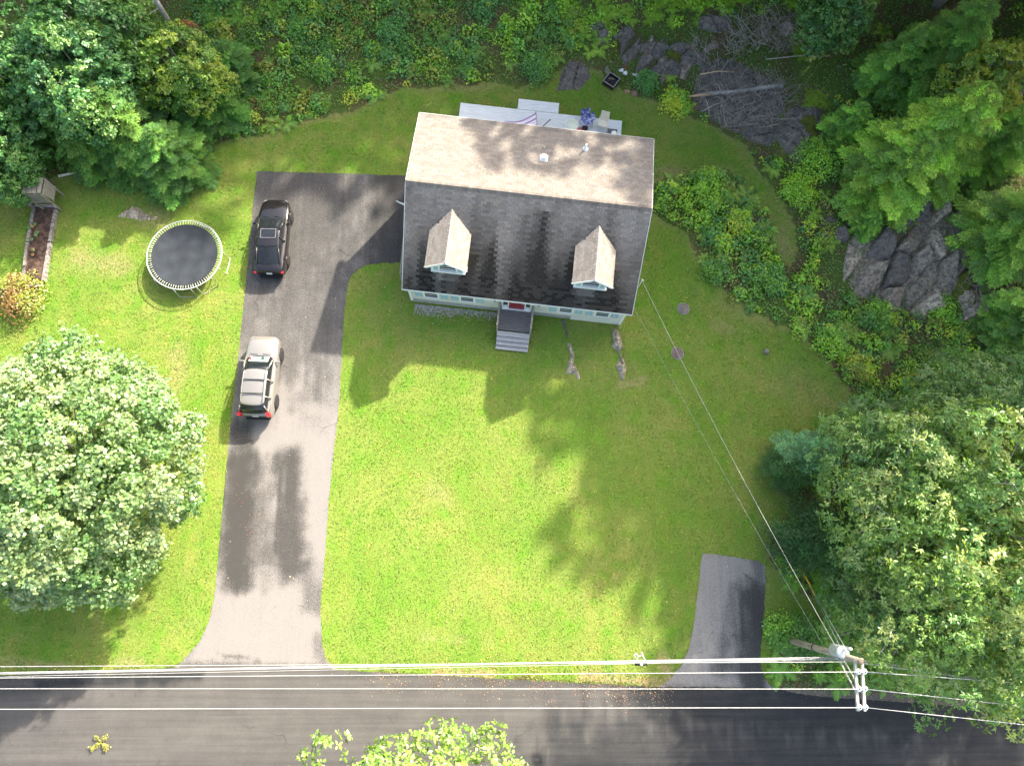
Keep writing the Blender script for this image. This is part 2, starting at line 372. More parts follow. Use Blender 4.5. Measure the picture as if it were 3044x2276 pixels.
DRIVE2 = [(555,370),(700,374),(865,379),(905,382),(905,568),(868,568),(830,568),(795,572),(772,582),(755,602),(747,640),(742,700),(738,780),(730,900),(718,1000),(710,1080),(702,1200),(694,1290),(693,1330),(696,1390),(705,1425),(722,1441),(742,1449),(742,1460),(360,1460),(362,1447),(385,1436),(405,1415),(432,1385),(452,1340),(463,1290),(472,1200),(480,1110),(490,1000),(500,900),(513,790),(522,700),(536,560),(548,430)]
cap_drive = [(640,380,640,560,140,.72),(560,400,530,700,40,.62),(640,560,640,700,110,.62),(850,380,850,560,60,.9),(700,640,690,740,50,.45),
  (520,930,520,1000,17,.85),(517,1000,512,1235,27,1.15),(545,1010,552,1080,16,.5),(550,1080,545,1200,34,.62),(622,1000,628,1220,20,.95),(608,1000,600,1190,6,.9),(620,1215,650,1222,14,.85),(665,1240,680,1300,16,.55),(690,760,686,860,8,.6),(700,700,692,800,10,.45),(560,1210,600,1210,12,.6),(520,620,510,700,30,.3),
  (395,1436,690,1440,5,.6),(470,1412,560,1424,2.2,.55),(688,1380,700,1438,9,.45),(400,1425,420,1395,6,.25)]
def capfn(caps, base, S2=1.0):
    pre = []
    for (a, b, c, d, wd, s) in caps:
        p = G2(a, b); q = G2(c, d); pre.append((p[:2], q[:2], wd/31.0*S2, s))
    def fn(x, y):
        r = np.full(x.shape, base, float)
        nz = (fbm(x, y, 1.6, 9)-0.5)*1.1+(fbm(x*2.5, y*.35, 1.5, 19)-0.5)*1.0
        for p, q, wd, s in pre:
            k = np.clip(1.35-0.72*capsule(x, y, p, q, wd)+nz*0.7, 0, 1); r = np.maximum(r, s*k)
        return r
    return fn
ASP = asphalt('driveway_asphalt', (0.215, 0.202, 0.195), (0.118, 0.111, 0.107), (0.050, 0.048, 0.046), 0.55, 0.05, (3.0, 0.10, 1))
sheet('driveway', w2(DRIVE2), 0.012, 0.2, ASP, {'wet_and_shade': capfn(cap_drive, 0.02)}, 0.025)
DR2 = [(1517,1195),(1560,1199),(1640,1211),(1653,1222),(1654,1260),(1651,1320),(1645,1380),(1641,1425),(1648,1455),(1662,1478),(1700,1496),(1700,1503),(1415,1497),(1420,1484),(1450,1462),(1472,1436),(1488,1400),(1500,1340),(1508,1270)]
sheet('parking_pad', w2(DR2), 0.012, 0.2, asphalt('pad_asphalt', (0.26, 0.25, 0.24), (0.15, 0.145, 0.14), (0.045, 0.045, 0.046), 0.5, 0.06, (3.0, .1, 1)),
      {'wet_and_shade': capfn([(1636,1290,1625,1480,26,1.0),(1640,1212,1640,1290,12,.6),(1560,1440,1640,1450,16,.75),(1585,1270,1565,1400,10,.55),(1440,1482,1640,1486,5,.5),(1520,1215,1500,1400,30,.2)], 0.22)}, 0.03)
ROADN = [(-400,1470),(-150,1463),(0,1459),(200,1450),(380,1441),(500,1437),(700,1440),(740,1447),(850,1453),(960,1459),(1140,1468),(1280,1476),(1420,1483),(1560,1483),(1670,1485),(1720,1497),(1780,1504),(1850,1509),(2000,1519),(2212,1537),(2450,1560)]
rp = w2(ROADN)
road_poly = [(-200, rp[0][1]-0.5)]+rp+[(220, rp[-1][1]-14.0), (220, rp[-1][1]-21.0), (30, -17.2), (-25, -14.0), (-200, -13.0)]
sheet('road', road_poly, 0.024, 0.35, asphalt('road_asphalt', (0.135, 0.128, 0.12), (0.078, 0.074, 0.071), (0.024, 0.026, 0.029), 0.14, 0.07),
      {'wet_and_shade': capfn([(90,1473,430,1462,9,.95),(150,1500,360,1497,5,.6),(0,1480,100,1476,20,.6),(720,1452,1400,1484,5,.55),(1000,1475,2212,1545,12,.45),(1400,1500,2300,1560,60,.85),(1250,1650,2300,1680,90,.8)], 0.42)}, 0.03)  # right half of the road is darkened as tree shade, put into its colour
GRAV = mat('gravel_stones', (0.20, 0.165, 0.13), 0.95, var=0.6, scale=30, bump=1.0, bscale=40, col2=(0.12,0.105,0.09))
sheet('gravel_shoulder', w2([(1682,1486),(1760,1488),(1850,1484),(1990,1500),(2212,1520),(2450,1545),(2450,1560),(2212,1537),(2000,1521),(1850,1511),(1780,1506),(1720,1499)]), 0.008, 1.0, GRAV, {}, 0.04)
# pebbles on the shoulder and the stone strip by the front wall come later
exec_order = True

# ================================================================== HOUSE
HR = -0.1073; HL_, DF, DB, ZE, ZB, ZR = 12.48, 4.37, 4.45, 2.77, 5.67, 6.5
house = thing('house', 'cape style house with pale shingled roof, two front dormers and cream siding', 'house', (-4.415, 18.056, 0), HR)
SIDING = mat('cream_siding', (0.66, 0.66, 0.56), 0.6, var=0.05, scale=2)
TRIM = mat('white_trim', (0.80, 0.82, 0.82), 0.5, var=0.04)
CONC = mat('foundation_concrete', (0.34, 0.33, 0.31), 0.9, var=0.2, scale=3, bump=0.2)
SHUT = mat('pale_teal_shutter', (0.33, 0.50, 0.50), 0.6, var=0.05)
GLASSD = mat('window_glass', (0.03, 0.035, 0.035), 0.08, spec=0.8, var=0.1)
def roofz(y): return ZR + (y*(ZR-ZE)/DF if y < 0 else -y*(ZR-ZB)/DB)
WX0, WX1, WY0, WY1 = 0.24, 12.24, -4.07, 4.15
b = MB(); b.box(((WX0+WX1)/2, (WY0+WY1)/2, 0.3), (WX1-WX0-0.04, WY1-WY0-0.04, 0.62)); b.build('foundation', CONC, house)
# walls: pentagon solid just under the roof, with lapped boards on it
b = MB(); t = 0.16
prof = [(WY0, 0.6), (WY1, 0.6), (WY1, roofz(WY1)-t), (0, ZR-t-0.02), (WY0, roofz(WY0)-t)]
vs = [(WX0, y, z) for y, z in prof]+[(WX1, y, z) for y, z in prof]
b.add(vs, [(4,3,2,1,0),(5,6,7,8,9)]+[(i, (i+1) % 5, 5+(i+1) % 5, 5+i) for i in range(5)])
wall = b.build('wall', SIDING, house)
b = MB()
z = 0.62
while z < 2.75:
    b.box(((WX0+WX1)/2, WY0-0.008, z+0.05), (WX1-WX0-0.2, 0.02, 0.098), M=Matrix.Rotation(0.09, 3, 'X')); z += 0.1
z = 0.02
while z < 0.6:                                              # the siding reaches lower on the right
    b.box((10.78, WY0-0.008, z+0.05), (2.78, 0.024, 0.098), M=Matrix.Rotation(0.09, 3, 'X')); z += 0.1
for xs, sgn in ((WX0, -1), (WX1, 1)):
    z = 0.62
    while z < 6.2:
        ya = WY0 if z < roofz(WY0)-0.3 else -(ZR-0.3-z)*DF/(ZR-ZE)
        yb = WY1 if z < roofz(WY1)-0.3 else (ZR-0.3-z)*DB/(ZR-ZB)
        if yb-ya > 0.3: b.box((xs+sgn*0.008, (ya+yb)/2, z+0.05), (0.02, yb-ya-0.1, 0.098), M=Matrix.Rotation(sgn*0.09, 3, 'Y'))
        z += 0.1
b.build('clapboard', SIDING, house, kind='stuff')
for x in (WX0, WX1):
    MB().box((x, WY0-0.012, 1.4 if x < 5 else 1.34), (0.14, 0.07, 2.75 if x > 5 else 2.2)).build('corner_board', TRIM, house)
MB().box((WX1+0.05, -3.9, 1.3), (0.06, 0.3, 2.6)).build('corner_board', TRIM, house)
def window(cx, zc, wd, ht, y, parent, dark=True):
    f = MB()
    f.box((cx-wd/2-0.05, y-0.02, zc), (0.1, 0.07, ht+0.2)); f.box((cx+wd/2+0.05, y-0.02, zc), (0.1, 0.07, ht+0.2))
    f.box((cx, y-0.02, zc+ht/2+0.05), (wd-0.004, 0.066, 0.1)); f.box((cx, y-0.025, zc-ht/2-0.05), (wd-0.004, 0.09, 0.1))
    o = f.build('window', TRIM, parent)
    MB().box((cx, y-0.012, zc), (wd, 0.02, ht)).build('pane', GLASSD, o)
    g = MB(); g.box((cx, y-0.03, zc), (wd, 0.02, 0.04)); g.box((cx, y-0.028, zc-0.3), (wd, 0.018, 0.025)); g.box((cx, y-0.028, zc+0.3), (wd, 0.018, 0.025))
    g.build('glazing_bar', TRIM, o); return o
def shutter(x0, x1, zc, ht, y):
    f = MB(); cx = (x0+x1)/2; wd = x1-x0
    for s in (-1, 1): f.box((cx+s*(wd/2-0.03), y-0.03, zc), (0.06, 0.03, ht))
    for k in (-1, 0, 1): f.box((cx, y-0.03, zc+k*(ht/2-0.04)), (wd-0.124, 0.03, 0.08))
    o = f.build('shutter', SHUT, house)
    l = MB()
    for k in range(22):
        zz = zc-ht/2+0.08+k*(ht-0.16)/21
        l.box((cx, y-0.022, zz), (wd-0.124, 0.03, 0.012), M=Matrix.Rotation(0.6, 3, 'X'))
    l.build('louvre', SHUT, o, kind='stuff')
for (s1, s2, wa, wb_, s3, s4) in ((0.54,0.9,1.05,1.82,1.98,2.36), (2.56,2.92,3.08,3.83,4.0,4.38), (8.08,8.43,8.62,9.35,9.52,9.9), (10.1,10.47,10.66,11.41,11.57,11.93)):
    window((wa+wb_)/2, 1.85, wb_-wa-0.06, 1.3, WY0, house); shutter(s1, s2, 1.85, 1.36, WY0); shutter(s3, s4, 1.85, 1.36, WY0)
# front door with sidelights
RED = mat('red_door_paint', (0.25, 0.025, 0.03), 0.4, var=0.1)
d = MB(); d.box((6.24, WY0-0.02, 1.86), (0.86, 0.05, 2.0)); 
for xx in (6.04, 6.44):
    for zz, hh in ((1.3, 0.6), (2.05, 0.6)): d.box((xx, WY0-0.05, zz), (0.28, 0.012, hh))
d = d.build('front_door', RED, house); MB().lathe([(0.0,0),(0.03,0.01),(0.035,0.05),(0.0,0.06)], (6.58, WY0-0.11, 1.75), 10, 'Y').build('door_knob', STEEL, d)
f = MB()
for xx in (5.44, 5.77, 6.71, 7.04): f.box((xx, WY0-0.03, 1.88), (0.07 if xx in (5.44, 7.04) else 0.05, 0.08, 2.1))
for xx in (5.605, 6.875): f.box((xx, WY0-0.03, 1.05), (0.27, 0.06, 0.4))
f.box((6.24, WY0-0.03, 2.72), (1.5, 0.1, 0.16)); f.box((6.24, WY0-0.06, 0.83), (1.66, 0.14, 0.05))
f.build('door_surround', TRIM, house)
for xx in (5.605, 6.875): MB().box((xx, WY0-0.012, 1.9), (0.24, 0.02, 1.28)).build('sidelight_pane', GLASSD, house)
for xx in (5.0, 7.45):
    MB().lathe([(0.02,0),(0.07,0.05),(0.07,0.22),(0.03,0.28)], (xx, WY0-0.12, 2.0), 8).bar((xx, WY0, 2.2), (xx, WY0-0.12, 2.2), 0.03, 0.03).build('wall_lantern', BLACK, house)

# ---- roof slabs, fascia, shingles
def rcol(k): return (0.30*k, 0.265*k, 0.235*k)
SHING = mat('asphalt_shingle', (0.3,0.3,0.3), 0.9, var=0.22, scale=14, bump=0.4, bscale=60, attr=True, spec=0.15)
UNDER = mat('roof_deck', (0.10, 0.095, 0.09), 0.9)
def slab(pts, th, name, m, parent):
    a = [Vector(p) for p in pts]; n = (a[1]-a[0]).cross(a[2]-a[0]).normalized(); n = n if n.z > 0 else -n
    q = [p-n*th for p in a]; k = len(a); m_ = MB()
    m_.add([*a, *q], [tuple(range(k)), tuple(range(2*k-1, k-1, -1))]+[(i, k+i, k+(i+1) % k, (i+1) % k) for i in range(k)])
    return m_.build(name, m, parent)
froof = slab([(0,-DF,ZE-0.02),(HL_,-DF,ZE-0.02),(HL_,0,ZR-0.02),(0,0,ZR-0.02)], 0.14, 'front_roof', UNDER, house)
broof = slab([(0,0,ZR-0.02),(HL_,0,ZR-0.02),(HL_,DB,ZB-0.02),(0,DB,ZB-0.02)], 0.14, 'rear_roof', UNDER, house)
f = MB(); f.box((HL_/2, -DF-0.012, ZE-0.09), (HL_, 0.024, 0.16)); f.build('fascia', TRIM, house)
f = MB(); f.box((HL_/2, DB+0.012, ZB-0.08), (HL_, 0.024, 0.16)); f.build('fascia', TRIM, house)
for xx in (-0.012, HL_+0.012):
    f = MB(); f.bar((xx, -DF, ZE-0.1), (xx, 0, ZR-0.1), 0.022, 0.17); f.bar((xx, 0, ZR-0.1), (xx, DB, ZB-0.1), 0.022, 0.17); f.build('rake_board', TRIM, house)
DORM = [(1.34, 3.50, 2.43), (8.93, 11.03, 9.99)]          # eave left, eave right, ridge x
DZE, DZR, DYF = 4.98, 5.75, -3.85
def mainy(z): return -(ZR-z)*DF/(ZR-ZE)
def in_dormer(x, y):
    for a, c, r in DORM:
        hz = DZR - abs(x-r)/((c-a)/2)*(DZR-DZE)
        if a-0.02 < x < c+0.02 and -3.40 < y < mainy(hz)-0.05 and abs(x-r) < (c-a)/2-0.12: return True
        if a+0.2 < x < c-0.2 and -3.40 < y < -2.0: return True
    return False
streakn = np.random.default_rng(3)
st_x = [(x, streakn.uniform(.08,.3), streakn.uniform(.15,.75)) for x in streakn.uniform(0, HL_, 26)]
def front_dark(x, y):
    s = (-y)/DF; q = lambda sx, sy, sd: float(fbm(np.array([x+20.0]), np.array([(y+20.0)*sy/sx]), sx, sd, 3)[0])
    k = 0.83-0.10*s-0.42*max(0, s-0.45)/0.55                # algae staining grows towards the eave
    k -= max(0, q(1.3, 0.16, 31)-0.42)*1.9*min(1, max(0, s-0.05)*2)
    k -= max(0, q(4.5, 0.35, 32)-0.48)*0.8; k += (q(0.5, 0.5, 33)-0.5)*0.35
    k -= 0.55*math.exp(-((x-7.1)/0.42)**2)*(1 if s > .12 else 0)*(1-s*.6)
    for a, c, r in DORM:                                   # runoff streaks under the dormer corners
        if y < -2.6:
            for ex, am in ((a+0.05, .28), (c-0.0, .42)): k -= am*math.exp(-((x-ex)/0.35)**2)
            if a+.2 < x < c-.2: k += 0.16 if y > -3.8 else 0.0
    return max(0.13, k)
SW, SE, STH = 0.30, 0.149, 0.012
def tab(b, o, ux, uy, un, w_, e_, col, th=STH):
    # wedge: thin at the top, proud at the butt
    a = o; g = 0.004
    p = [a+ux*g, a+ux*(w_-g), a+ux*(w_-g)+uy*e_, a+ux*g+uy*e_]
    vs = [p[0]+un*th, p[1]+un*th, p[2]+un*0.003, p[3]+un*0.003, p[0], p[1]]
    b.add(vs, [(0,1,2,3),(5,1,0,4),(4,0,3),(1,5,2)], col=col)
def shingle_slope(name_parent, o, ux, uy, W, Lh, colfn, keep, single=0):
    un = ux.cross(uy).normalized(); un = un if un.z > 0 else -un
    rows = int(Lh/SE+0.5); e = Lh/rows; b = MB(); cnt = 0
    variants = {}
    for r in range(rows):
        x = -(SW*0.5 if r % 2 else 0.0) - (r*0.37 % 1)*0.06
        while x < W-0.02:
            x0 = max(x, 0); x1 = min(x+SW, W)
            if x1-x0 > 0.05:
                c = o+ux*((x0+x1)/2)+uy*((r+0.5)*e)
                if keep(c.x, c.y, c.z):
                    k = colfn(c.x, c.y)*random.uniform(0.84, 1.12)
                    wm = random.uniform(-0.03, 0.03); col = (0.30*k*(1+wm), 0.265*k, 0.232*k*(1-wm))
                    full = abs((x1-x0)-SW) < 1e-6
                    if full and cnt < single:
                        q = round(k*12); 
                        if q not in variants:
                            m_ = MB(); kk = q/12; tab(m_, Vector((0,0,0)), Vector((1,0,0)), Vector((0,1,0)), Vector((0,0,1)), SW, e*1.06, (0.30*kk, 0.265*kk, 0.232*kk))
                            variants[q] = m_.mesh('shingle', SHING, True)
                        s_ = link('shingle', variants[q], name_parent)
                        s_.matrix_local = Matrix.Translation(o+ux*x0+uy*(r*e)) @ Matrix((ux, uy, un)).transposed().to_4x4(); cnt += 1
                    else: tab(b, o+ux*x0+uy*(r*e), ux, uy, un, x1-x0, e*1.06, col)
            x += SW
    b.build('shingle_field', SHING, name_parent, True, kind='stuff')
ufy = Vector((0, DF, ZR-ZE)); Lf = ufy.length; ufy.normalize()
shingle_slope(froof, Vector((0,-DF,ZE)), Vector((1,0,0)), ufy, HL_, Lf, front_dark, lambda x,y,z: not in_dormer(x,y), 300)
uby = Vector((0, -DB, ZR-ZB)); Lb = uby.length; uby.normalize()
shingle_slope(broof, Vector((HL_,DB,ZB)), Vector((-1,0,0)), uby, HL_, Lb, lambda x,y: 0.86-0.10*(x/HL_)*(y/DB) - (0.1 if y > DB-0.35 else 0), lambda x,y,z: True)
# ridge caps
b = MB()
for k in range(62):
    x = k*0.2; c = 0.62*random.uniform(0.8, 1.15)
    b.add([(x,-0.15,ZR-0.105),(x,0,ZR+0.035),(x,0.15,ZR-0.008),(x+0.21,0.15,ZR-0.018),(x+0.21,0,ZR+0.02),(x+0.21,-0.15,ZR-0.118)], [(0,5,4,1),(1,4,3,2),(0,1,2)], col=rcol(c))
b.build('ridge_cap', SHING, house, True, kind='stuff')
# ---- dormers
for (ea, ec, rx_) in DORM:
    dm = bpy.data.objects.new('dormer', None); COL.objects.link(dm); dm.parent = house
    hw = (ec-ea)/2; wy = -3.42; zb = roofz(wy)
    wl, wr = ea+0.2, ec-0.2
    b = MB(); inz = lambda x: DZR-0.1-abs(x-rx_)/hw*(DZR-DZE)
    # cheek and front wall block
    vs = [(wl, wy, zb-0.02),(wr, wy, zb-0.02),(wr, wy, inz(wr)-.03),(rx_, wy, DZR-0.12),(wl, wy, inz(wl)-.03)]
    n5 = len(vs); back = [(x, -1.0, zz) for x, _, zz in vs]
    b.add(vs+back, [(0,1,2,3,4),(9,8,7,6,5)]+[(i, 5+i, 5+(i+1) % 5, (i+1) % 5) for i in range(5)])
    b.build('dormer_wall', SIDING, dm)
    for s in (-1, 1):
        ex = ea if s < 0 else ec
        yb0 = mainy(DZE); yb1 = mainy(DZR)
        pts = [(ex, DYF, DZE-0.015),(rx_, DYF, DZR-0.015),(rx_, yb1+0.05, DZR-0.015),(ex, yb0+0.05, DZE-0.015)]
        sb = slab(pts, 0.09, 'dormer_roof', UNDER, dm)
        up = Vector((rx_-ex, 0, DZR-DZE)); Ls = up.length; up.normalize()
        ux = Vector((0, 1, 0)) if s > 0 else Vector((0, -1, 0))
        yend = -0.8
        o = Vector((ex, DYF, DZE)) if s > 0 else Vector((ex, yend, DZE))
        shingle_slope(sb, o, ux, up, yend-DYF, Ls, lambda x,y: 0.9, lambda x,y,z: z > roofz(y)-0.03)
    b = MB()
    for k in range(16):
        y = DYF+k*0.19
        b.add([(rx_-0.13, y, DZR-0.07),(rx_, y, DZR+0.03),(rx_+0.13, y, DZR-0.07),(rx_+0.13, y+0.2, DZR-0.08),(rx_, y+0.2, DZR+0.015),(rx_-0.13, y+0.2, DZR-0.08)], [(0,1,4,5),(1,2,3,4),(0,2,1)], col=rcol(1.0*random.uniform(0.85,1.1)))
    b.build('dormer_ridge_cap', SHING, dm, True, kind='stuff')
    # front: white frame, arched casing, window and clipped shutters
    f = MB(); f.bar((ea, DYF-0.012, DZE-0.07), (rx_, DYF-0.012, DZR-0.07), 0.02, 0.15); f.bar((rx_, DYF-0.012, DZR-0.07), (ec, DYF-0.012, DZE-0.07), 0.02, 0.15)
    f.box((ea+0.1, -3.7, DZE-0.11), (0.22, 0.28, 0.07)); f.box((ec-0.1, -3.7, DZE-0.11), (0.22, 0.28, 0.07)); f.build('dormer_rake_trim', TRIM, dm)
    f = MB(); f.box((rx_, wy-0.05, zb+0.1), (wr-wl+0.06, 0.12, 0.16)); f.box((wl+0.06, wy-0.02, zb+0.7), (0.12, 0.06, 1.06)); f.box((wr-0.06, wy-0.02, zb+0.7), (0.12, 0.06, 1.06))
    n = 12; R = 1.55
    for k in range(n):
        a0 = (k/n-0.5)*1.1; a1 = ((k+1)/n-0.5)*1.1
        f.bar((rx_+R*math.sin(a0), wy-0.05, zb+1.62-R+R*math.cos(a0)), (rx_+R*math.sin(a1), wy-0.05, zb+1.62-R+R*math.cos(a1)), 0.1, 0.13)
    f.build('arched_casing', TRIM, dm)
    MB().box((rx_, wy-0.006, zb+0.75), (0.84, 0.012, 1.05)).build('dormer_pane', GLASSD, dm)
    f = MB()
    for xx in (-0.46, 0.46): f.box((rx_+xx, wy-0.03, zb+0.74), (0.08, 0.05, 1.1))
    for zz in (0.42, 0.72, 1.0): f.box((rx_, wy-0.03, zb+zz), (0.838, 0.03, 0.03))
    f.build('dormer_window_frame', TRIM, dm)
    for s in (-1, 1):
        f = MB(); xa = rx_+s*0.5; xb = rx_+s*0.84
        q = [(xa, zb+0.2), (xb, zb+0.2), (xb, zb+1.05), (xa, zb+1.24)]
        if s < 0: q = q[::-1]
        vs = [(x_, wy-0.035, z_) for x_, z_ in q]+[(x_, wy-0.004, z_) for x_, z_ in q]
        f.add(vs, [(0,1,2,3),(7,6,5,4),(0,4,5,1),(1,5,6,2),(2,6,7,3),(3,7,4,0)]); f.build('dormer_shutter', SHUT, dm)
# ---- vents
def roof_at(x, y): return roofz(y)
v = MB(); v.box((6.8, 2.38, roofz(2.38)+0.1), (0.22, 0.25, 0.2)); v.box((6.8, 2.38, roofz(2.38)+0.01), (0.42, 0.42, 0.02), M=Matrix.Rotation(-0.185, 3, 'X')); v.build('square_roof_vent', WHITE, house)
v = MB(); v.tube([(8.9,3.25,5.8),(8.9,3.25,6.35)], 0.055, 10); v.lathe([(0.2,0),(0.12,0.05),(0.07,0.18)], (8.9,3.25,roofz(3.25)-.02), 12); v.build('plumbing_vent_pipe', WHITE, house)
v = MB(); v.tube([(6.75,3.05,5.85),(6.75,3.05,6.02)], 0.06, 8); v.build('plumbing_vent_pipe', CONC, house)
MB().tube([(12.36,-2.9,2.9),(12.62,-3.0,3.35),(12.62,-3.0,4.3)], 0.03, 6).lathe([(0.03,0),(0.07,0.04),(0.03,0.12)], (12.62,-3.0,4.3), 8).build('service_mast', STEEL, house)
# ---- front porch with steps
STEPW = mat('porch_weathered_board', (0.15, 0.14, 0.135), 0.8, var=0.35, scale=7, bump=0.3, stretch=(0.4,4,4))
STEPL = mat('stair_grey_board', (0.42, 0.41, 0.40), 0.75, var=0.2, scale=7, bump=0.3, stretch=(0.4,4,4))
porch = bpy.data.objects.new('porch', None); COL.objects.link(porch); porch.parent = house
px0, px1 = 5.33, 7.12
nb = 10
for k in range(nb):
    y = -4.12-(k+0.5)*0.129; MB().box(((px0+px1)/2+random.uniform(-.01,.01), y, 0.775+random.uniform(-.003,.003)), (px1-px0, 0.121, 0.03)).build('porch_board', STEPW, porch)
y = -5.42; zt = 0.64
for s in range(4):
    for q in range(2):
        MB().box(((px0+px1)/2, y-0.085-q*0.142, zt+random.uniform(-.002,.002)), (px1-px0+0.05, 0.134, 0.032)).build('stair_tread', STEPL, porch)
    if s: MB().box(((px0+px1)/2, y-0.004, zt-0.09+0.15-0.06), (px1-px0-0.1, 0.02, 0.10)).build('riser', STEPW, porch)
    y -= 0.22; zt -= 0.165
for xx in (px0+0.06, (px0+px1)/2, px1-0.06):
    b = MB(); b.bar((xx, -5.4, 0.58), (xx, -6.2, 0.0), 0.04, 0.22); b.build('stringer', STEPW, porch)
for xx in (px0-0.04, px1+0.04):
    b = MB(); b.bar((xx, -4.1, 1.66), (xx, -5.42, 1.66), 0.1, 0.04); b.bar((xx, -4.1, 1.05), (xx, -5.42, 1.05), 0.04, 0.08); b.build('handrail', WOODG, porch)
    MB().box((xx, -5.40, 0.85), (0.09, 0.09, 1.7)).build('rail_post', WOODG, porch)
    MB().box((xx, -4.16, 0.85), (0.09, 0.09, 1.6)).build('rail_post', WOODG, porch)
    for k in range(7): MB().box((xx, -4.32-k*0.155, 1.36), (0.035, 0.035, 0.6)).build('baluster', WOODG, porch)
    MB().box((xx, -4.76, 0.37), (0.03, 1.3, 0.74)).build('porch_skirt', STEPW, porch)
# ---- rear deck
DECK = mat('pale_blue_grey_decking', (0.66, 0.71, 0.74), 0.6, var=0.12, scale=5, bump=0.2, stretch=(0.4,5,5))
deck = tag(bpy.data.objects.new('rear_deck', None), 'low pale blue grey plank deck running along the back of the house', 'deck'); COL.objects.link(deck)
deck.location = house.location; deck.rotation_euler = house.rotation_euler
y = 4.2; k = 0
while y < 8.66:
    x0, x1 = 1.46, 11.38
    sp = x0+random.choice((3.2, 5.0, 6.6))
    for a, c in ((x0, sp-0.003), (sp+0.003, x1)):
        MB().box(((a+c)/2, y+0.067, 0.68+random.uniform(-.003,.003)), (c-a, 0.134, 0.03)).build('deck_board', DECK, deck)
    y += 0.1415
y += 0.02
while y < 9.36:
    MB().box((6.2, y+0.067, 0.68+random.uniform(-.003,.003)), (2.5, 0.134, 0.03)).build('deck_board', DECK, deck); y += 0.1415
b = MB(); b.box((3.2, 8.62, 0.56), (3.46, 0.04, 0.2)); b.box((9.42, 8.62, 0.56), (3.9, 0.04, 0.2)); b.box((6.2, 9.3, 0.56), (2.48, 0.04, 0.2)); b.box((1.49, 6.4, 0.56), (0.04, 4.4, 0.2)); b.box((11.34, 6.4, 0.56), (0.04, 4.4, 0.2))
b.box((4.98, 9.0, 0.56), (0.04, 0.55, 0.2)); b.box((7.42, 9.0, 0.56), (0.04, 0.55, 0.2)); b.build('rim_joist', DECK, deck)
for xx in (1.6, 4.9, 7.5, 11.25): MB().box((xx, 8.4, 0.3), (0.12, 0.12, 0.6)).build('deck_post', WOODG, deck)
HM = Matrix.Translation(house.location) @ Matrix.Rotation(HR, 4, 'Z')
def HW(x, y, z=0.0): return HM @ Vector((x, y, z))
def on_deck(name, label, cat, x, y, rz=0): return thing(name, label, cat, HW(x, y, 0.696), HR+rz)
# hammock
t = on_deck('hammock', 'purple and white striped hammock stretched low over the rear deck by the roof edge', 'hammock', 0, 0); t.location = HW(0,0,0)
HAM = mat('striped_hammock_cloth', (0.75,0.7,0.78), 0.9, attr=True, var=0.03)
b = MB(); A = Vector((4.25, 7.45, 1.15)); B0 = Vector((6.1, 8.25, 1.25)); B1 = Vector((6.38, 6.75, 1.25)); n, m_ = 14, 15
A0 = A+Vector((0,0.06,0)); A1 = A+Vector((0.05,-0.5,0))
stripe = [(.36,.2,.45),(.78,.74,.80),(.78,.76,.8),(.3,.16,.4),(.78,.76,.8),(.7,.6,.74),(.78,.76,.8),(.32,.18,.42),(.8,.78,.8),(.78,.76,.8),(.4,.24,.5),(.78,.76,.8),(.78,.76,.8),(.34,.2,.42)]
for j in range(m_-1):
    vs = []
    for i in range(n+1):
        s = i/n
        for jj in (j, j+1):
            q = A0.lerp(A1, jj/(m_-1)).lerp(B0.lerp(B1, jj/(m_-1)), s); sag = 0.35*math.sin(math.pi*s)*(0.5+0.5*math.sin(math.pi*jj/(m_-1)))
            q = q-Vector((0,0,sag)) + Vector((0,-0.16*math.sin(math.pi*s)*(1-jj/(m_-1)),0)); vs.append(q)
    b.add(vs, [(2*i, 2*i+1, 2*i+3, 2*i+2) for i in range(n)], True, stripe[j])
b.build('cloth', HAM, t, True)
MB().tube([B0+Vector((-.02,.05,0)), B1+Vector((.02,-.05,0))], 0.022, 8).build('spreader_bar', WOODG, t)
MB().tube([(6.34,7.36,0.75),(7.02,7.98,1.15)], 0.03, 8).tube([(6.34,7.36,0.75),(4.6,6.6,0.75)], 0.03, 8).tube([(4.1,7.2,1.3),(4.6,6.6,0.75)], 0.03, 8).build('stand', BLACK, t)
# table with bottles
t = on_deck('patio_table', 'round frosted glass patio table beside the red cups on the deck', 'table', 8.32, 7.62)
b = MB(); b.lathe([(0.0,0.68),(0.36,0.68),(0.38,0.69),(0.38,0.705),(0.36,0.715),(0.0,0.715)], n=28); b.build('table_top', mat('pale_glass_top', (0.52,0.60,0.52), 0.2, var=0.1, spec=0.7), t)
b = MB(); b.ring((0,0,0.70), 0.385, 0.018, 28); b.build('table_rim', WHITE, t)
for k in range(4):
    a = k*math.pi/2+0.5; MB().tube([(0.3*math.cos(a),0.3*math.sin(a),0.68),(0.34*math.cos(a),0.34*math.sin(a),0.0)], 0.014, 6).build('leg', WHITE, t)
t = on_deck('folding_stool', 'small red slatted folding stool next to the glass table', 'stool', 8.74, 7.5)
for k in range(6): MB().box((-0.2+k*0.08, random.uniform(-.02,.02), 0.42), (0.045, 0.42-0.03*abs(k-3), 0.02)).build('slat', mat('red_paint', (0.45,0.02,0.03), 0.5), t)
for s in (-1,1): MB().bar((-0.2,s*0.14,0.0),(0.2,s*0.14,0.41),0.03,0.03).build('leg', MATS['red_paint'], t); MB().bar((0.2,s*0.17,0.0),(-0.2,s*0.17,0.41),0.03,0.03).build('leg', MATS['red_paint'], t)
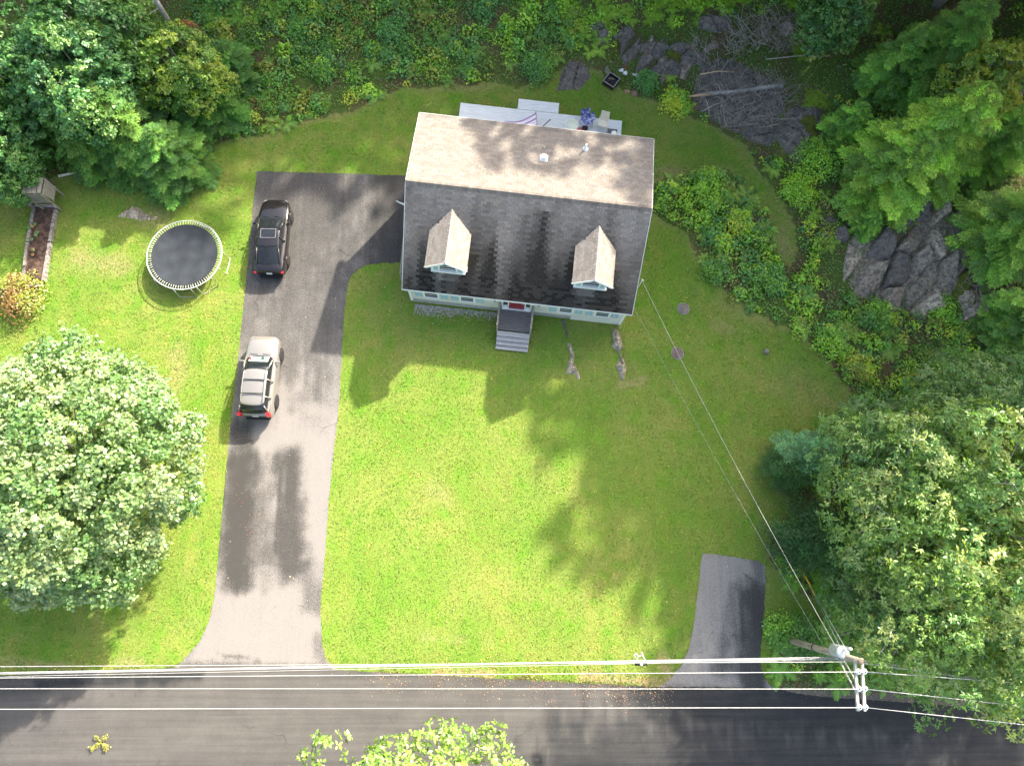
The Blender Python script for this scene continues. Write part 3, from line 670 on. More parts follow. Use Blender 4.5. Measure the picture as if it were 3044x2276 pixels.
# planter
t = on_deck('round_planter', 'black round pot with pale rim in front of the blue cushioned chair', 'planter', 9.13, 7.7)
MB().lathe([(0.14,0.0),(0.2,0.3),(0.215,0.36),(0.185,0.36),(0.175,0.28),(0.0,0.27)], n=24).build('pot', BLACK, t); MB().ring((0,0,0.36), 0.21, 0.016, 24).build('rim', mat('grey_rim', (0.4,0.42,0.44), 0.5), t)
BLUEP = mat('blue_patterned_cloth', (0.06,0.08,0.30), 0.85, var=0.5, scale=16, col2=(0.42,0.46,0.62))
t = on_deck('lounge_chair', 'deck chair covered by a dark blue and white patterned blanket', 'chair', 9.2, 8.2, 0.4)
def blanket(b, o, sx, sy, amp, M):
    n = 8; vs = []; fs = []
    for i in range(n+1):
        for j in range(n+1):
            x = (i/n-0.5)*sx; y_ = (j/n-0.5)*sy; z_ = amp*(math.sin(i*1.7+j)*0.5+math.sin(j*2.3-i*0.8)*0.5)
            vs.append(Vector(o)+M @ Vector((x, y_, z_)))
    for i in range(n):
        for j in range(n): k = i*(n+1)+j; fs.append((k, k+n+1, k+n+2, k+1))
    b.add(vs, fs, True)
b = MB(); blanket(b, (0,0,0.44), 0.62, 0.62, 0.03, Matrix.Identity(3)); b.build('seat', BLUEP, t)
b = MB(); blanket(b, (0.0,0.36,0.68), 0.62, 0.55, 0.03, Matrix.Rotation(1.15,3,'X')); b.build('backrest', BLUEP, t)
b = MB(); blanket(b, (0.4,0.1,0.5), 0.3, 0.5, 0.06, Matrix.Rotation(-0.5,3,'Y')); b.build('blanket', BLUEP, t)
for sx in (-1,1):
    for sy in (-1,1): MB().tube([(sx*0.27,sy*0.26,0.42),(sx*0.29,sy*0.3,0.0)], 0.014, 6).build('leg', BLACK, t)
CREAM = mat('cream_sling', (0.68,0.64,0.52), 0.8, var=0.08)
t = on_deck('patio_chair', 'cream sling patio chair near the right end of the rear deck', 'chair', 10.2, 8.12, -0.12)
b = MB(); b.box((0,0,0.44),(0.52,0.5,0.03)); b.build('seat', CREAM, t)
b = MB(); b.box((0,0.33,0.72),(0.52,0.03,0.6), M=Matrix.Rotation(-0.42,3,'X')); b.build('backrest', CREAM, t)
for s in (-1,1): MB().tube([(s*0.29,-0.26,0.0),(s*0.29,-0.24,0.62),(s*0.29,0.3,0.66)], 0.013, 6).build('armrest', WHITE, t); MB().tube([(s*0.27,0.26,0.44),(s*0.29,0.36,0.0)], 0.013, 6).build('leg', STEEL, t)
t = on_deck('storage_box', 'dark grey wicker box with a white bowl at the right end of the deck', 'box', 10.78, 7.55)
b = MB(); b.box((0,0,0.22),(0.56,0.42,0.44)); b.build('body', mat('grey_wicker', (0.09,0.10,0.11), 0.8, var=0.5, scale=30), t)
b = MB(); b.box((0,0,0.46),(0.6,0.46,0.04)); b.build('lid', MATS['grey_wicker'], t)
b = MB(); b.lathe([(0.08,0),(0.17,0.08),(0.15,0.08),(0.0,0.03)], n=16); o = b.build('bowl', WHITE); tag(o, 'small white bowl on the dark grey deck box', 'bowl'); o.matrix_world = HM @ Matrix.Translation((10.88, 7.45, 1.18))
# debris line under front window: stones
STONE = mat('pale_pebble', (0.42,0.39,0.36), 0.9, var=0.4, scale=12, attr=False)
b = MB(); r_ = random.Random(2)
def pebble(b, c, s, r_, col=None):
    vs = [(1,0,0),(0,1,0),(-1,0,0),(0,-1,0),(0,0,0.8),(0,0,-0.3)]; a = r_.uniform(0,6.28); ca, sa = math.cos(a), math.sin(a); q = (r_.uniform(.7,1.2), r_.uniform(.6,1.), r_.uniform(.5,.8))
    b.add([(c[0]+s*(x*q[0]*ca-y*q[1]*sa), c[1]+s*(x*q[0]*sa+y*q[1]*ca), c[2]+s*z_*q[2]) for x,y,z_ in vs], [(0,1,4),(1,2,4),(2,3,4),(3,0,4),(1,0,5),(2,1,5),(3,2,5),(0,3,5)], False, col)
for k in range(1500):
    x = r_.uniform(0.4, 5.2); y = WY0-0.12-abs(r_.gauss(0,0.28))*(1.0 if x < 2.6 else 0.75)
    if x > 2.6 and r_.random() < 0.45: continue
    p = HW(x, y, 0.0); pebble(b, (p.x, p.y, 0.01), r_.uniform(0.02, 0.055), r_)
b.build('stone_strip', STONE, kind='stuff')
b = MB()
pa = [G2(1690,1490), G2(1850,1496), G2(2000,1510), G2(2215,1529)]
for k in range(2600):
    i = r_.choice((0,0,1,2)); q = pa[i].lerp(pa[i+1], r_.random()); pebble(b, (q.x, q.y+r_.gauss(0,0.22), 0.012), r_.uniform(0.012,0.035), r_)
b.build('shoulder_pebbles', mat('brown_pebble', (0.24,0.20,0.16), 0.95, var=0.5, scale=9), kind='stuff')
# ---- wooden stair and rail by the left wall
t = thing('side_railing', 'weathered wooden railing and narrow landing against the left house wall', 'railing', house.location, HR)
b = MB(); b.box((-0.38,-1.1,0.9),(0.08,0.08,1.8)); b.build('post', WOODG, t)
for yy in (-3.0, 0.55): MB().box((-0.45,yy,0.8),(0.09,0.09,1.6)).build('post', WOODG, t)
b = MB(); b.bar((-0.40,0.6,1.7),(-0.52,-1.0,1.75),0.09,0.04); b.bar((-0.52,-1.0,1.75),(-0.42,-3.1,1.72),0.09,0.04); b.build('top_rail', WOODG, t)
for k in range(9): MB().box((-0.3, -2.9+k*0.4, 0.72), (0.5, 0.36, 0.03)).build('landing_board', WOODG, t)
for k in range(12): MB().box((-0.46,-2.85+k*0.29,1.2),(0.03,0.03,0.95)).build('baluster', WOODG, t)
b = MB(); b.bar((-0.42,1.0,1.7),(-1.25,1.15,1.9),0.05,0.05); b.bar((-0.42,0.95,1.6),(-1.2,1.2,1.7),0.04,0.04); b.bar((-0.4,0.9,1.7),(-0.42,1.75,1.9),0.06,0.06); b.build('white_bracket', WHITE, t)
b = MB(); b.bar((-0.35,-0.1,1.2),(-0.5,0.95,1.3),0.07,0.05); b.bar((-0.2,-0.1,1.2),(-0.36,0.9,1.35),0.07,0.05); b.build('sloping_rail', WOODG, t)

# ================================================================== VEGETATION
def unit(v): return v/np.maximum(np.linalg.norm(v, axis=-1, keepdims=True), 1e-9)
def leaf_quads(c, n, size, asp, rg, fold=0.12, tdir=None):
    """kite shaped leaves: centre c, normal n"""
    k = len(c); n = unit(n)
    if tdir is None: tdir = rg.normal(size=(k, 3))
    t = unit(tdir - n*np.sum(tdir*n, 1, keepdims=True)); b = np.cross(n, t)
    s = np.asarray(size).reshape(-1, 1)*np.ones((k, 1)); a = s*asp
    v = np.stack([c-t*s*0.5, c+b*a*0.5-t*s*0.05+n*s*fold, c+t*s*0.5, c-b*a*0.5-t*s*0.05+n*s*fold], 1)
    return v.reshape(-1, 3)
def qfaces(n): return np.arange(n*4).reshape(-1, 4)
def vary(cols, k, rg, amt=0.22, hue=0.12):
    c = np.asarray(cols, float)
    if c.ndim == 1: c = np.tile(c, (k, 1))
    v = np.exp(rg.normal(0, amt, (k, 1))); h = rg.normal(0, hue, (k, 1))
    c = c*v*np.concatenate([1+h*1.6, 1+h*0.3, 1-h], 1)
    return np.clip(c, 0.004, 0.75)
# --- broadleaf crown
def broadleaf(name, seed, R, Hh, z0, nclump, nleaf, leaf, cols, rc=(0.8,1.3), asp=0.75, rosette=0, lob=0.16, flat=0.55, gap=0.0, bark=None):
    rg = np.random.default_rng(seed)
    d = rg.normal(size=(nclump*3, 3)); d[:,2] = np.abs(d[:,2])*1.0-0.25; d = unit(d)
    # thin out for even coverage
    keep = []; 
    for q in d:
        if all(np.dot(q, k) < math.cos(1.55/math.sqrt(nclump)) for k in keep): keep.append(q)
        if len(keep) >= nclump: break
    d = np.array(keep); k = len(d)
    az = np.arctan2(d[:,1], d[:,0]); ph = rg.uniform(0, 6.28, 4)
    rr = 1+lob*(np.sin(3*az+ph[0])*0.5+np.sin(5*az+ph[1])*0.5)+rg.normal(0, 0.06, k)
    cz = z0+Hh*0.38
    cc = d*np.array([R-0.6, R-0.6, Hh*0.6])*rr[:,None]; cc[:,2] += cz
    ni = int(k*0.5); di = unit(rg.normal(size=(ni, 3))); di[:,2] = np.abs(di[:,2])*0.8
    ci = di*np.array([R, R, Hh*0.6])*rg.uniform(0.3, 0.72, (ni, 1)); ci[:,2] += cz
    C = np.concatenate([cc, ci]); D = np.concatenate([d, unit(di)]); rad = rg.uniform(rc[0], rc[1], len(C))
    if gap:
        m = rg.random(len(C)) > gap; C = C[m]; D = D[m]; rad = rad[m]
    L = []; NN = []; CC = []; SZ = []; TD = []
    for i in range(len(C)):
        # every clump is a cluster of smaller sprays
        ns = max(5, int(nleaf/16)); q = unit(rg.normal(size=(ns, 3))+D[i]*0.7+np.array([0,0,0.55]))
        sp = C[i]+q*rad[i]*rg.uniform(0.55, 1.0, (ns,1))*np.array([1,1,0.72])
        tone = cols[rg.integers(len(cols))]
        for j in range(ns):
            if rosette:
                m = rosette*2; a = rg.uniform(0, 6.28, m); base = unit(q[j]+np.array([0,0,0.5])+rg.normal(0,.35,3))
                t = np.stack([np.cos(a), np.sin(a), np.zeros(m)], 1); t = unit(t-base*(t@base)[:,None]+base*0.25)
                off = np.where(np.arange(m) < rosette, 0.5, 0.95)[:,None]
                c = sp[j]+t*leaf*off; nn = unit(base+rg.normal(0, 0.35, (m,3))); td = t
            else:
                m = 16; off = unit(rg.normal(size=(m,3)))*rg.uniform(0.2,1.0,(m,1))*0.30*rad[i]**0.5
                c = sp[j]+off*np.array([1,1,0.6]); nn = unit(q[j]*0.7+np.array([0,0,flat])+rg.normal(0,0.5,(m,3))); td = rg.normal(size=(m,3))
            L.append(c); NN.append(nn); TD.append(td); SZ.append(leaf*rg.uniform(0.7,1.25,m)); CC.append(vary(tone, m, rg, 0.14, 0.07)*np.exp(rg.normal(0,.08)))
    L = np.concatenate(L); NN = np.concatenate(NN); TD = np.concatenate(TD); SZ = np.concatenate(SZ); CC = np.concatenate(CC)
    v = leaf_quads(L, NN, SZ, asp, rg, tdir=TD)
    me = arr_mesh(name+'_crown', v, qfaces(len(L)), LEAF, np.repeat(CC, 4, 0))
    b = MB(); b.tube([(0,0,-0.6),(0.1,0.05,z0*0.6+0.3),(0.0,0.1,cz)], [0.035*R+0.12, 0.03*R+0.08, 0.02*R+0.05], 10)
    for i in rg.permutation(len(C))[:46]:
        e = C[i]; s0 = np.array([0,0.05,max(0.6, z0*0.8+rg.uniform(0,1)*Hh*0.35)]); mid = (s0+e)/2+np.array([0,0,0.25])*rg.uniform(-1,1.5)
        b.tube([s0, mid, e], [0.012*R+0.03, 0.008*R+0.02, 0.015], 5, False)
        for _ in range(2):
            f = e+unit(rg.normal(size=3)+D[i])*rad[i]*0.8; b.tube([e, f], [0.018, 0.008], 4, False)
    return me, b.mesh(name+'_trunk', bark or BARKG)
# --- hemlock / pine
def conifer(name, seed, Hh, Rb, cols, nb=150, step=0.13, need=0.17, droop=0.25, powr=0.75, bare=0.0, wid=0.34):
    rg = np.random.default_rng(seed); V = []; CC = []; b = MB()
    b.tube([(0,0,-0.8),(0,0,Hh*0.5),(0,0,Hh)], [0.018*Hh+0.04, 0.011*Hh+0.02, 0.015], 8)
    for i in range(nb):
        t = bare+(1-bare)*((i+rg.random())/nb)**1.15; z = 0.6+t*(Hh-0.6); a = i*2.39996+rg.normal(0,0.25)
        Lb_ = Rb*(1.0-((z)/Hh))**powr*rg.uniform(0.72,1.12)*(1+0.15*math.sin(a*2+seed))+0.12
        dr = np.array([math.cos(a), math.sin(a), 0]); sd = np.array([-dr[1], dr[0], 0])
        ns = max(3, int(Lb_/step)); tone = cols[rg.integers(len(cols))]; bt = math.exp(rg.normal(0,.22)); up0 = rg.uniform(-0.05, 0.25)
        pts = []
        for j in range(ns+1):
            f = j/ns; r_ = Lb_*f; pts.append(np.array([0,0,z])+dr*r_+sd*0.06*Lb_*math.sin(f*3+i)+np.array([0,0,up0*r_-droop*r_*f]))
        if Lb_ > 0.8: b.tube([pts[0], pts[ns//2], pts[-1]], [0.012+0.012*Lb_, 0.012+.004*Lb_, 0.006], 4, False)
        for j in range(1, ns+1):
            f = j/ns
            if f < 0.18 and Lb_ > 1: continue
            base = pts[j]; tl = wid*Lb_*(1.08-f)**0.6*rg.uniform(0.7,1.15)+0.1; fw = pts[j]-pts[j-1]; fw = fw/np.linalg.norm(fw)
            for s in (-1, 1, 0):
                tdv = unit(fw*rg.uniform(0.7,1.0)+s*sd*rg.uniform(0.7,1.0)+rg.normal(0,.08,3)) if s else fw
                tl_ = tl if s else 0.16
                m = max(1, int(tl_/0.085)); g = (np.arange(m)+rg.random(m)*0.6+0.3)/m
                q = base+tdv*(g*tl_)[:,None]+np.array([0,0,-0.22])*((g*tl_)**2)[:,None]+rg.normal(0,0.015,(m,3))
                cr = np.cross(tdv, [0,0,1]); cr = cr/max(np.linalg.norm(cr),1e-6)
                for sg in (-1, 1):
                    dd = unit(tdv+sg*cr*rg.uniform(0.5,1.1,(m,1))+rg.normal(0,0.18,(m,3))); ln = need*rg.uniform(0.7,1.2,(m,1)); wv = np.cross(dd, [0,0,1.0]+rg.normal(0,.35,(m,3))); wv = unit(wv)*need*0.17
                    V.append(np.stack([q-wv, q+dd*ln, q+wv], 1)); 
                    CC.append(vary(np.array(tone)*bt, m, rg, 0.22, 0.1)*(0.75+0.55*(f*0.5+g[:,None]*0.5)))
    V = np.concatenate(V).reshape(-1, 3); CC = np.clip(np.concatenate(CC), 0.003, 0.7)
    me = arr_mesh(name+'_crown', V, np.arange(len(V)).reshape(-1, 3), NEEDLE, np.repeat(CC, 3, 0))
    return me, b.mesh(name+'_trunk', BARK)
def plant_tree(name, proto, loc, label, rz=0, sc=1.0, tint=(1,1,1), group=None, sz=None, tilt=(0,0)):
    t = thing(name, label, 'tree' if 'tree' in name or name in ('hemlock','maple','oak','pine') else 'shrub', (loc[0], loc[1], float(hill(loc[0], loc[1]))), rz, group, sc)
    if sz: t.scale = (sc, sc, sz)
    t.rotation_euler = (tilt[0], tilt[1], rz)
    c = link('crown', proto[0], t); c.color = (*tint, 1); link('trunk', proto[1], t)
    return t
def atz(u, v, z): p = P(u, v, z); return (float(p[0]), float(p[1]))
# palettes (linear albedo)
MAPL = [(.21,.32,.12),(.18,.30,.10),(.26,.36,.16),(.13,.26,.07)]
OAKC = [(.22,.38,.07),(.19,.35,.06),(.36,.47,.14),(.13,.29,.055)]
FORG = [(.17,.30,.05),(.14,.28,.045),(.2,.32,.07)]
HEML = [(.10,.20,.035),(.13,.24,.04),(.10,.19,.045),(.18,.28,.05)]
DECD = [(.09,.25,.05),(.13,.30,.06),(.07,.21,.055),(.18,.33,.07)]
p_maple = broadleaf('big_maple', 12, 5.75, 9.0, 1.2, 150, 430, 0.17, MAPL, rc=(0.8,1.35), lob=0.06, asp=0.85)
p_oak = broadleaf('oak', 23, 4.6, 7.0, 3.0, 115, 400, 0.185, OAKC, rc=(0.8,1.25), asp=0.42, rosette=5, gap=0.12, lob=0.2)
p_oak2 = broadleaf('oak_b', 29, 4.4, 7.4, 2.4, 100, 380, 0.185, OAKC, rc=(0.8,1.3), asp=0.42, rosette=5, gap=0.15, lob=0.24)
p_front = broadleaf('front_maple', 41, 4.6, 7.5, 2.5, 150, 620, 0.13, FORG, rc=(0.6,1.1), asp=0.6, rosette=4, lob=0.22)
p_dec = broadleaf('woodland', 53, 3.4, 6.5, 2.0, 85, 230, 0.2, DECD, rc=(0.6,1.1), asp=0.7, lob=0.2)
p_hem = conifer('hemlock', 61, 13.0, 4.1, HEML, nb=170, need=0.23, step=.15)
p_hem2 = conifer('hemlock_b', 67, 15.0, 4.4, HEML, nb=185, droop=0.32, powr=0.62, need=.23, step=.15)
p_tall = broadleaf('tall_oak', 37, 7.0, 11.0, 10.5, 110, 60, 0.62, OAKC, rc=(1.3,2.1), asp=0.8, lob=0.2, gap=.05)
p_pine = conifer('pine', 71, 5.0, 1.7, [(.10,.26,.13),(.13,.30,.15)], nb=90, step=0.12, need=0.16, droop=0.0, powr=0.8)
p_small = conifer('young_hemlock', 73, 3.2, 1.7, [(.05,.14,.03),(.07,.17,.035)], nb=80, step=0.11, need=0.13)

plant_tree('maple', p_maple, atz(150,1395,6.0), 'big round pale green maple on the lawn at the left edge', 0.4, 1.0)
plant_tree('maple', p_front, atz(1190,2770,8.0), 'bright yellow green maple whose top reaches over the road at the bottom edge', 4.4, 1.45, (1.15,1.1,1.0))
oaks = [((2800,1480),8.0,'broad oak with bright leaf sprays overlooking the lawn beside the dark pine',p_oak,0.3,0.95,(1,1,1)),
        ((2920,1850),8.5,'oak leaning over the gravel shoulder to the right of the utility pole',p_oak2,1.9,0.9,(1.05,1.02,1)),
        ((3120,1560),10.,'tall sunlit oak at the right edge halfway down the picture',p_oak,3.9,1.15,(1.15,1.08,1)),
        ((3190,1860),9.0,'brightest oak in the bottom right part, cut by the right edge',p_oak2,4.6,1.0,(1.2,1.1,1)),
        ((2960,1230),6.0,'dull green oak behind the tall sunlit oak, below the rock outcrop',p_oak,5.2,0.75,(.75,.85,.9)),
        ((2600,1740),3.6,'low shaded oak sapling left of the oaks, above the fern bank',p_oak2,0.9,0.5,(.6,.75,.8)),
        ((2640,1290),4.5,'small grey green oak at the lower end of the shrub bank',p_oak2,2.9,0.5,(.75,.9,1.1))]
for (uv, z, lab, pr, rz, sc, tint) in oaks:
    plant_tree('oak', pr, atz(*uv, z), lab, rz, sc, tint)  # tints put the sunlit and shaded look into the leaf colour
plant_tree('pine', p_pine, atz(2440,1340,3.5), 'small blue green pine at the lawn edge above the shaded oaks', 0.2, 1.0, (1.0,1.0,.85))
plant_tree('hemlock', p_small, atz(2345,1400,1.5), 'young dark evergreen just left of the blue green pine', 0.2, 0.9, (.8,.9,.8))
plant_tree('hemlock', p_small, atz(2440,1600,2.0), 'dark bushy evergreen under the oaks, above the yellow guy wire guards', 1.2, 1.5, (.6,.7,.7))
H_ = [((2750,430),7,'hemlock with feathery pale sprays nearest the bare slab of rock',p_hem,.2,0.66,(2.0, 1.9, 1.5)),
      ((2870,330),8,'tallest feathery hemlock in the upper right corner woods',p_hem2,1.4,0.72,(2.3, 2.1, 1.5)),
      ((3060,340),7,'feathery hemlock below the yellowing maple on the right edge',p_hem,.8,.55,(1.5,1.6,1.2)),
      ((3150,600),8,'wide hemlock on the right edge above the outcrop',p_hem2,3.1,0.6,(1.7, 1.7, 1.5)),
      ((3200,880),7,'shaded hemlock on the right edge beside the outcrop',p_hem,4.0,0.5,(1.5, 1.6, 1.5)),
      ((2720,120),6,'dark hemlock at the top edge right of the leaf litter',p_hem,5.1,0.5,(1.3, 1.5, 1.4)),
      ((2900,60),8,'dark hemlock at the top edge, left of the yellowing maple',p_hem2,5.8,0.6,(1.2, 1.4, 1.3)),
      ((2560,330),3.5,'small hemlock between the brush pile and the pale hemlock',p_hem,0.9,0.34,(1.6, 1.8, 1.4)),
      ((2610,640),2.5,'short hemlock over the upper left side of the outcrop',p_hem2,3.3,0.2,(1.5, 1.7, 1.4))]
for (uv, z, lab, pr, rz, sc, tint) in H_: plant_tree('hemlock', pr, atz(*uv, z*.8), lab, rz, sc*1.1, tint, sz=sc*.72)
plant_tree('maple', p_dec, atz(3090,90,9), 'yellowing maple in the upper right corner', .5, .62, (2.6,1.5,.7))
plant_tree('maple', p_dec, atz(2480,40,4), 'round dark maple at the top edge above the brush pile', 1.5, .6, (.8,.9,.7))
UL = [((310,300),6.5,'dark hemlock in the middle of the upper left woods',p_hem,.6,0.72,(.8,1.0,.95)),
      ((470,420),4.5,'dark hemlock at the lawn edge, right of the birch log',p_hem,2.6,0.55,(.75,1.,.95)),
      ((170,350),5.5,'dark hemlock behind the grey wooden stand',p_hem2,3.6,0.45,(.8,1.0,.9)),
      ((560,240),5.0,'dark hemlock crossed by the bare grey trunk',p_hem2,4.8,0.5,(.7,1.0,.95)),
      ((340,420),3.5,'lowest dark hemlock, overhanging the white birch log',p_hem,1.1,0.46,(.75,1.,.95)),
      ((-30,230),6.5,'dark hemlock on the left edge of the picture',p_hem,5.5,0.7,(.8,1.,.9)),
      ((640,120),5.5,'dark hemlock at the foot of the slope beside the red brown shrub',p_hem,3.0,0.45,(.6,.9,.85))]
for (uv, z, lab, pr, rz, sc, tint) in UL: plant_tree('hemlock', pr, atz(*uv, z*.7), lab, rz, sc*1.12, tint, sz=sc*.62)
plant_tree('maple', p_dec, atz(110,80,8.5), 'light green maple catching the sun in the upper left corner', .3, .85, (1.1,1.15,1.3))
plant_tree('maple', p_dec, atz(410,-10,9.0), 'yellow green maple at the top edge over the dark hemlocks', 1.3, .66, (1.7,1.25,.5))
plant_tree('maple', p_dec, atz(-30,470,4.0), 'light green maple on the left edge above the grey wooden stand', 2.3, .42, (.9,1.05,.9))
plant_tree('maple', p_dec, atz(-70,360,5.0), 'maple cut by the left edge beside the hemlocks', 4.3, .6, (.8,1.0,.9))
plant_tree('maple', p_dec, atz(150,-70,8.5), 'leafy maple cut by the top edge near the upper left corner', 2.0, .9, (1.0,1.05,.9))
plant_tree('hemlock', p_hem, atz(290,90,6), 'dark hemlock between the light green maple and the yellow green maple', 2.4, .7, (.8,1.,.9), sz=.5)
plant_tree('maple', p_dec, atz(-60,60,8), 'shaded maple on the left edge below the upper left corner', 3.0, .8, (.8,.95,.85))
# bare grey trunk of a tall tree and the leaning trunk in the upper right
def trunk_tree(base, h, r, lab, lean=(0,0)):
    b0 = G(*base); t = thing('tree_trunk', lab, 'tree trunk', b0)
    b = MB(); b.tube([(0,0,-.2),(lean[0]*.4,lean[1]*.4,h*.5),(lean[0],lean[1],h)], [r, r*.8, r*.55], 10); b.build('trunk', BARKG, t)
    for k in range(5):
        a = k*2.1; z = h*(0.35+0.12*k); MB().tube([(lean[0]*.7,lean[1]*.7,z),(lean[0]*.7+0.8*math.cos(a),lean[1]*.7+.8*math.sin(a),z+.3)], [0.03,.012], 5).build('dead_branch', BARKG, t)
trunk_tree((592,212), 9.0, 0.17, 'tall bare grey trunk rising among the dark hemlocks, upper left')
trunk_tree((2518,74), 8.0, 0.16, 'pale leaning trunk at the top edge, right of the brush pile', (0.4,0.3))
# woods beyond the frame that shade the yard
ftag = 'woods behind the shrub bank and beside the ledges'
rw = random.Random(11)
for i in range(15):
    x = -33+i*5.1+rw.uniform(-1,1); y = 42.5+rw.uniform(-1.0,2.0)
    plant_tree('hemlock', p_hem2 if i % 2 else p_hem, (x, y), 'tall hemlock in the woods past the top of the shrub bank', rw.uniform(0,6), rw.uniform(.95,1.12), (.8,.95,.9), ftag)
for i in range(11):
    x = -44+i*7.6+rw.uniform(-1,1); y = 48.5+rw.uniform(-1,1)
    plant_tree('oak', p_tall, (x, y), 'tall oak in the woods past the top of the shrub bank', rw.uniform(0,6), rw.uniform(.88,1.0), (.8,.9,.9), ftag)
for i, (x, y, s) in enumerate([(30.5,26,1.0),(27.5,33,1.0),(34,31,1.05),(36.5,23,1.05),(33,38,1.05),(21,42,.85),(15.5,37.5,.88),(41,29,1.05),(42,38,1.1),(44,18,1.0)]):
    plant_tree('oak', p_tall, (x, y), 'tall oak in the woods past the right of the ledges', rw.uniform(0,6), s, (.85,.95,.9), ftag)
for i, (x, y, s) in enumerate([(40,12,1.2),(41,3,1.1),(37,36,1.2),(46,24,1.2)]):
    plant_tree('hemlock', p_hem2 if i % 2 else p_hem, (x, y), 'tall hemlock in the woods past the right of the ledges', rw.uniform(0,6), s, (.9,1.0,.9), ftag)
for i, (x, y, s) in enumerate([(-34,16,1.0),(-36,24,1.2),(-34,4,.9)]):
    plant_tree('maple', p_dec, (x, y), 'maple in the woods past the left of the raised bed', rw.uniform(0,6), s, (.9,1.0,.9), ftag)

# ------------------------------------------------------------------ bushes and undergrowth
def bush_arrays(rg, cx, cy, cz, R, Hh, n, size, asp, col, open_=0.0):
    d = unit(rg.normal(size=(n, 3))); d[:,2] = np.abs(d[:,2]); az = np.arctan2(d[:,1], d[:,0]); ph = rg.uniform(0,6.28,2)
    rr = R*(1+0.22*np.sin(3*az+ph[0])+0.14*np.sin(7*az+ph[1]))*rg.uniform(0.55+open_*-.2,1.05,n)
    c = np.stack([cx+d[:,0]*rr, cy+d[:,1]*rr, cz+0.05+d[:,2]*Hh*rg.uniform(0.7,1.08,n)], 1)
    nn = unit(d*0.6+np.array([0,0,0.7])+rg.normal(0,0.5,(n,3)))
    return leaf_quads(c, nn, size*rg.uniform(0.6,1.3,n), asp, rg), vary(col, n, rg, 0.2, 0.1)
def fern_arrays(rg, cx, cy, cz, R, n, col):
    V = []; C = []
    for i in range(n):
        a = i*2.39996+rg.normal(0,.3); L_ = R*rg.uniform(.7,1.1); dr = np.array([math.cos(a), math.sin(a), 0]); sd = np.array([-dr[1], dr[0], 0]); m = 9
        up = rg.uniform(.5,.9)
        for j in range(m):
            f = (j+0.6)/m; p0 = np.array([cx,cy,cz])+dr*L_*f+np.array([0,0,L_*(up*f-up*1.0*f*f*0.9)+.05]); wl = L_*0.30*math.sin(math.pi*min(1,(f*0.85+0.12)))+0.01
            for s in (-1, 1):
                tip = p0+s*sd*wl+dr*wl*0.45+np.array([0,0,-wl*.15]); hw = dr*L_/m*0.42
                V.append([p0-hw, tip, p0+hw]); C.append(col)
    C = vary(np.array(C), len(C), rg, .1, .05)*np.exp(rg.normal(0,.1))
    return np.array(V).reshape(-1,3), C
_S = dict(rust2=(.17,.085,.05), mid=(.065,.17,.028), bright=(.13,.28,.03), dark=(.035,.11,.028), teal=(.045,.15,.055), yel=(.24,.33,.035), olive=(.13,.17,.04), brown=(.13,.08,.045), rust=(.28,.10,.05), lime=(.17,.33,.03))
SPEC = {k: (v[0]*2.4, v[1]*2.2, v[2]*1.2) for k, v in _S.items()}
def thicket(name, poly2, dens, mix, seed, size=0.13, hmax=1.0, ferns=0.0, rmean=.5, label=None, fcol=(.19,.34,.03), leafn=70, sparse=0.0):
    rg = np.random.default_rng(seed); poly = np.array(w2(poly2)); lo = poly.min(0); hi = poly.max(0); A = (hi-lo).prod()
    n = int(A*dens); x = rg.uniform(lo[0], hi[0], n); y = rg.uniform(lo[1], hi[1], n)
    sd = poly_sdf(x, y, poly); nz = fbm(x, y, 0.5, seed+5); m = (sd < -0.1) & (nz > sparse); x = x[m]; y = y[m]; sd = sd[m]
    names = list(mix); ws = np.array([mix[k] for k in names], float); main = [i for i in range(len(names)) if ws[i] >= 1.0] or [0]
    VQ = []; CQ = []; VT = []; CT_ = []
    sp = fbm(x, y, 0.33, seed, 3); order = rg.permutation(main)
    for i in range(len(x)):
        z = float(hill(x[i], y[i])); e = min(1, -sd[i]/1.0+0.35)
        if rg.random() < ferns*(2.2*fbm(x[i:i+1], y[i:i+1], .35, seed+9)[0]-.1):
            v, c = fern_arrays(rg, x[i], y[i], z, rg.uniform(.45,.8), 8, fcol); VT.append(v); CT_.append(np.clip(c*1.45,0,.7)); continue
        # species follow slow patches with some mixing
        j = rg.choice(len(names), p=ws/ws.sum()) if rg.random() < .55 else order[int(np.clip((sp[i]-.25)*2*len(order), 0, len(order)-1))]
        R = rmean*rg.uniform(.5,1.5)*e; Hh = hmax*rg.uniform(.35,1.0)*e; col = SPEC[names[j]]
        ln = max(10, int(leafn*(R/.5)**1.6)); s = size*rg.uniform(.8,1.25)
        v, c = bush_arrays(rg, x[i], y[i], z, R, Hh, ln, s, rg.uniform(.5,.85), np.array(col)*math.exp(rg.normal(0,.16))); VQ.append(v); CQ.append(c)
    if not VQ: v, c = bush_arrays(rg, x[0], y[0], 0, .3, .3, 20, size, .6, np.array(SPEC['mid'])); VQ.append(v); CQ.append(c)
    V = np.concatenate(VQ); C = np.concatenate(CQ)
    o = link(name, arr_mesh(name, V, qfaces(len(C)), LEAF, np.repeat(C, 4, 0)), kind='stuff')
    if label: o['label'] = label
    if VT:
        V = np.concatenate(VT); C = np.concatenate(CT_)
        link('fern_patch', arr_mesh('fern_patch', V, np.arange(len(V)).reshape(-1,3), LEAF, np.repeat(C,3,0)), kind='stuff')
    return o
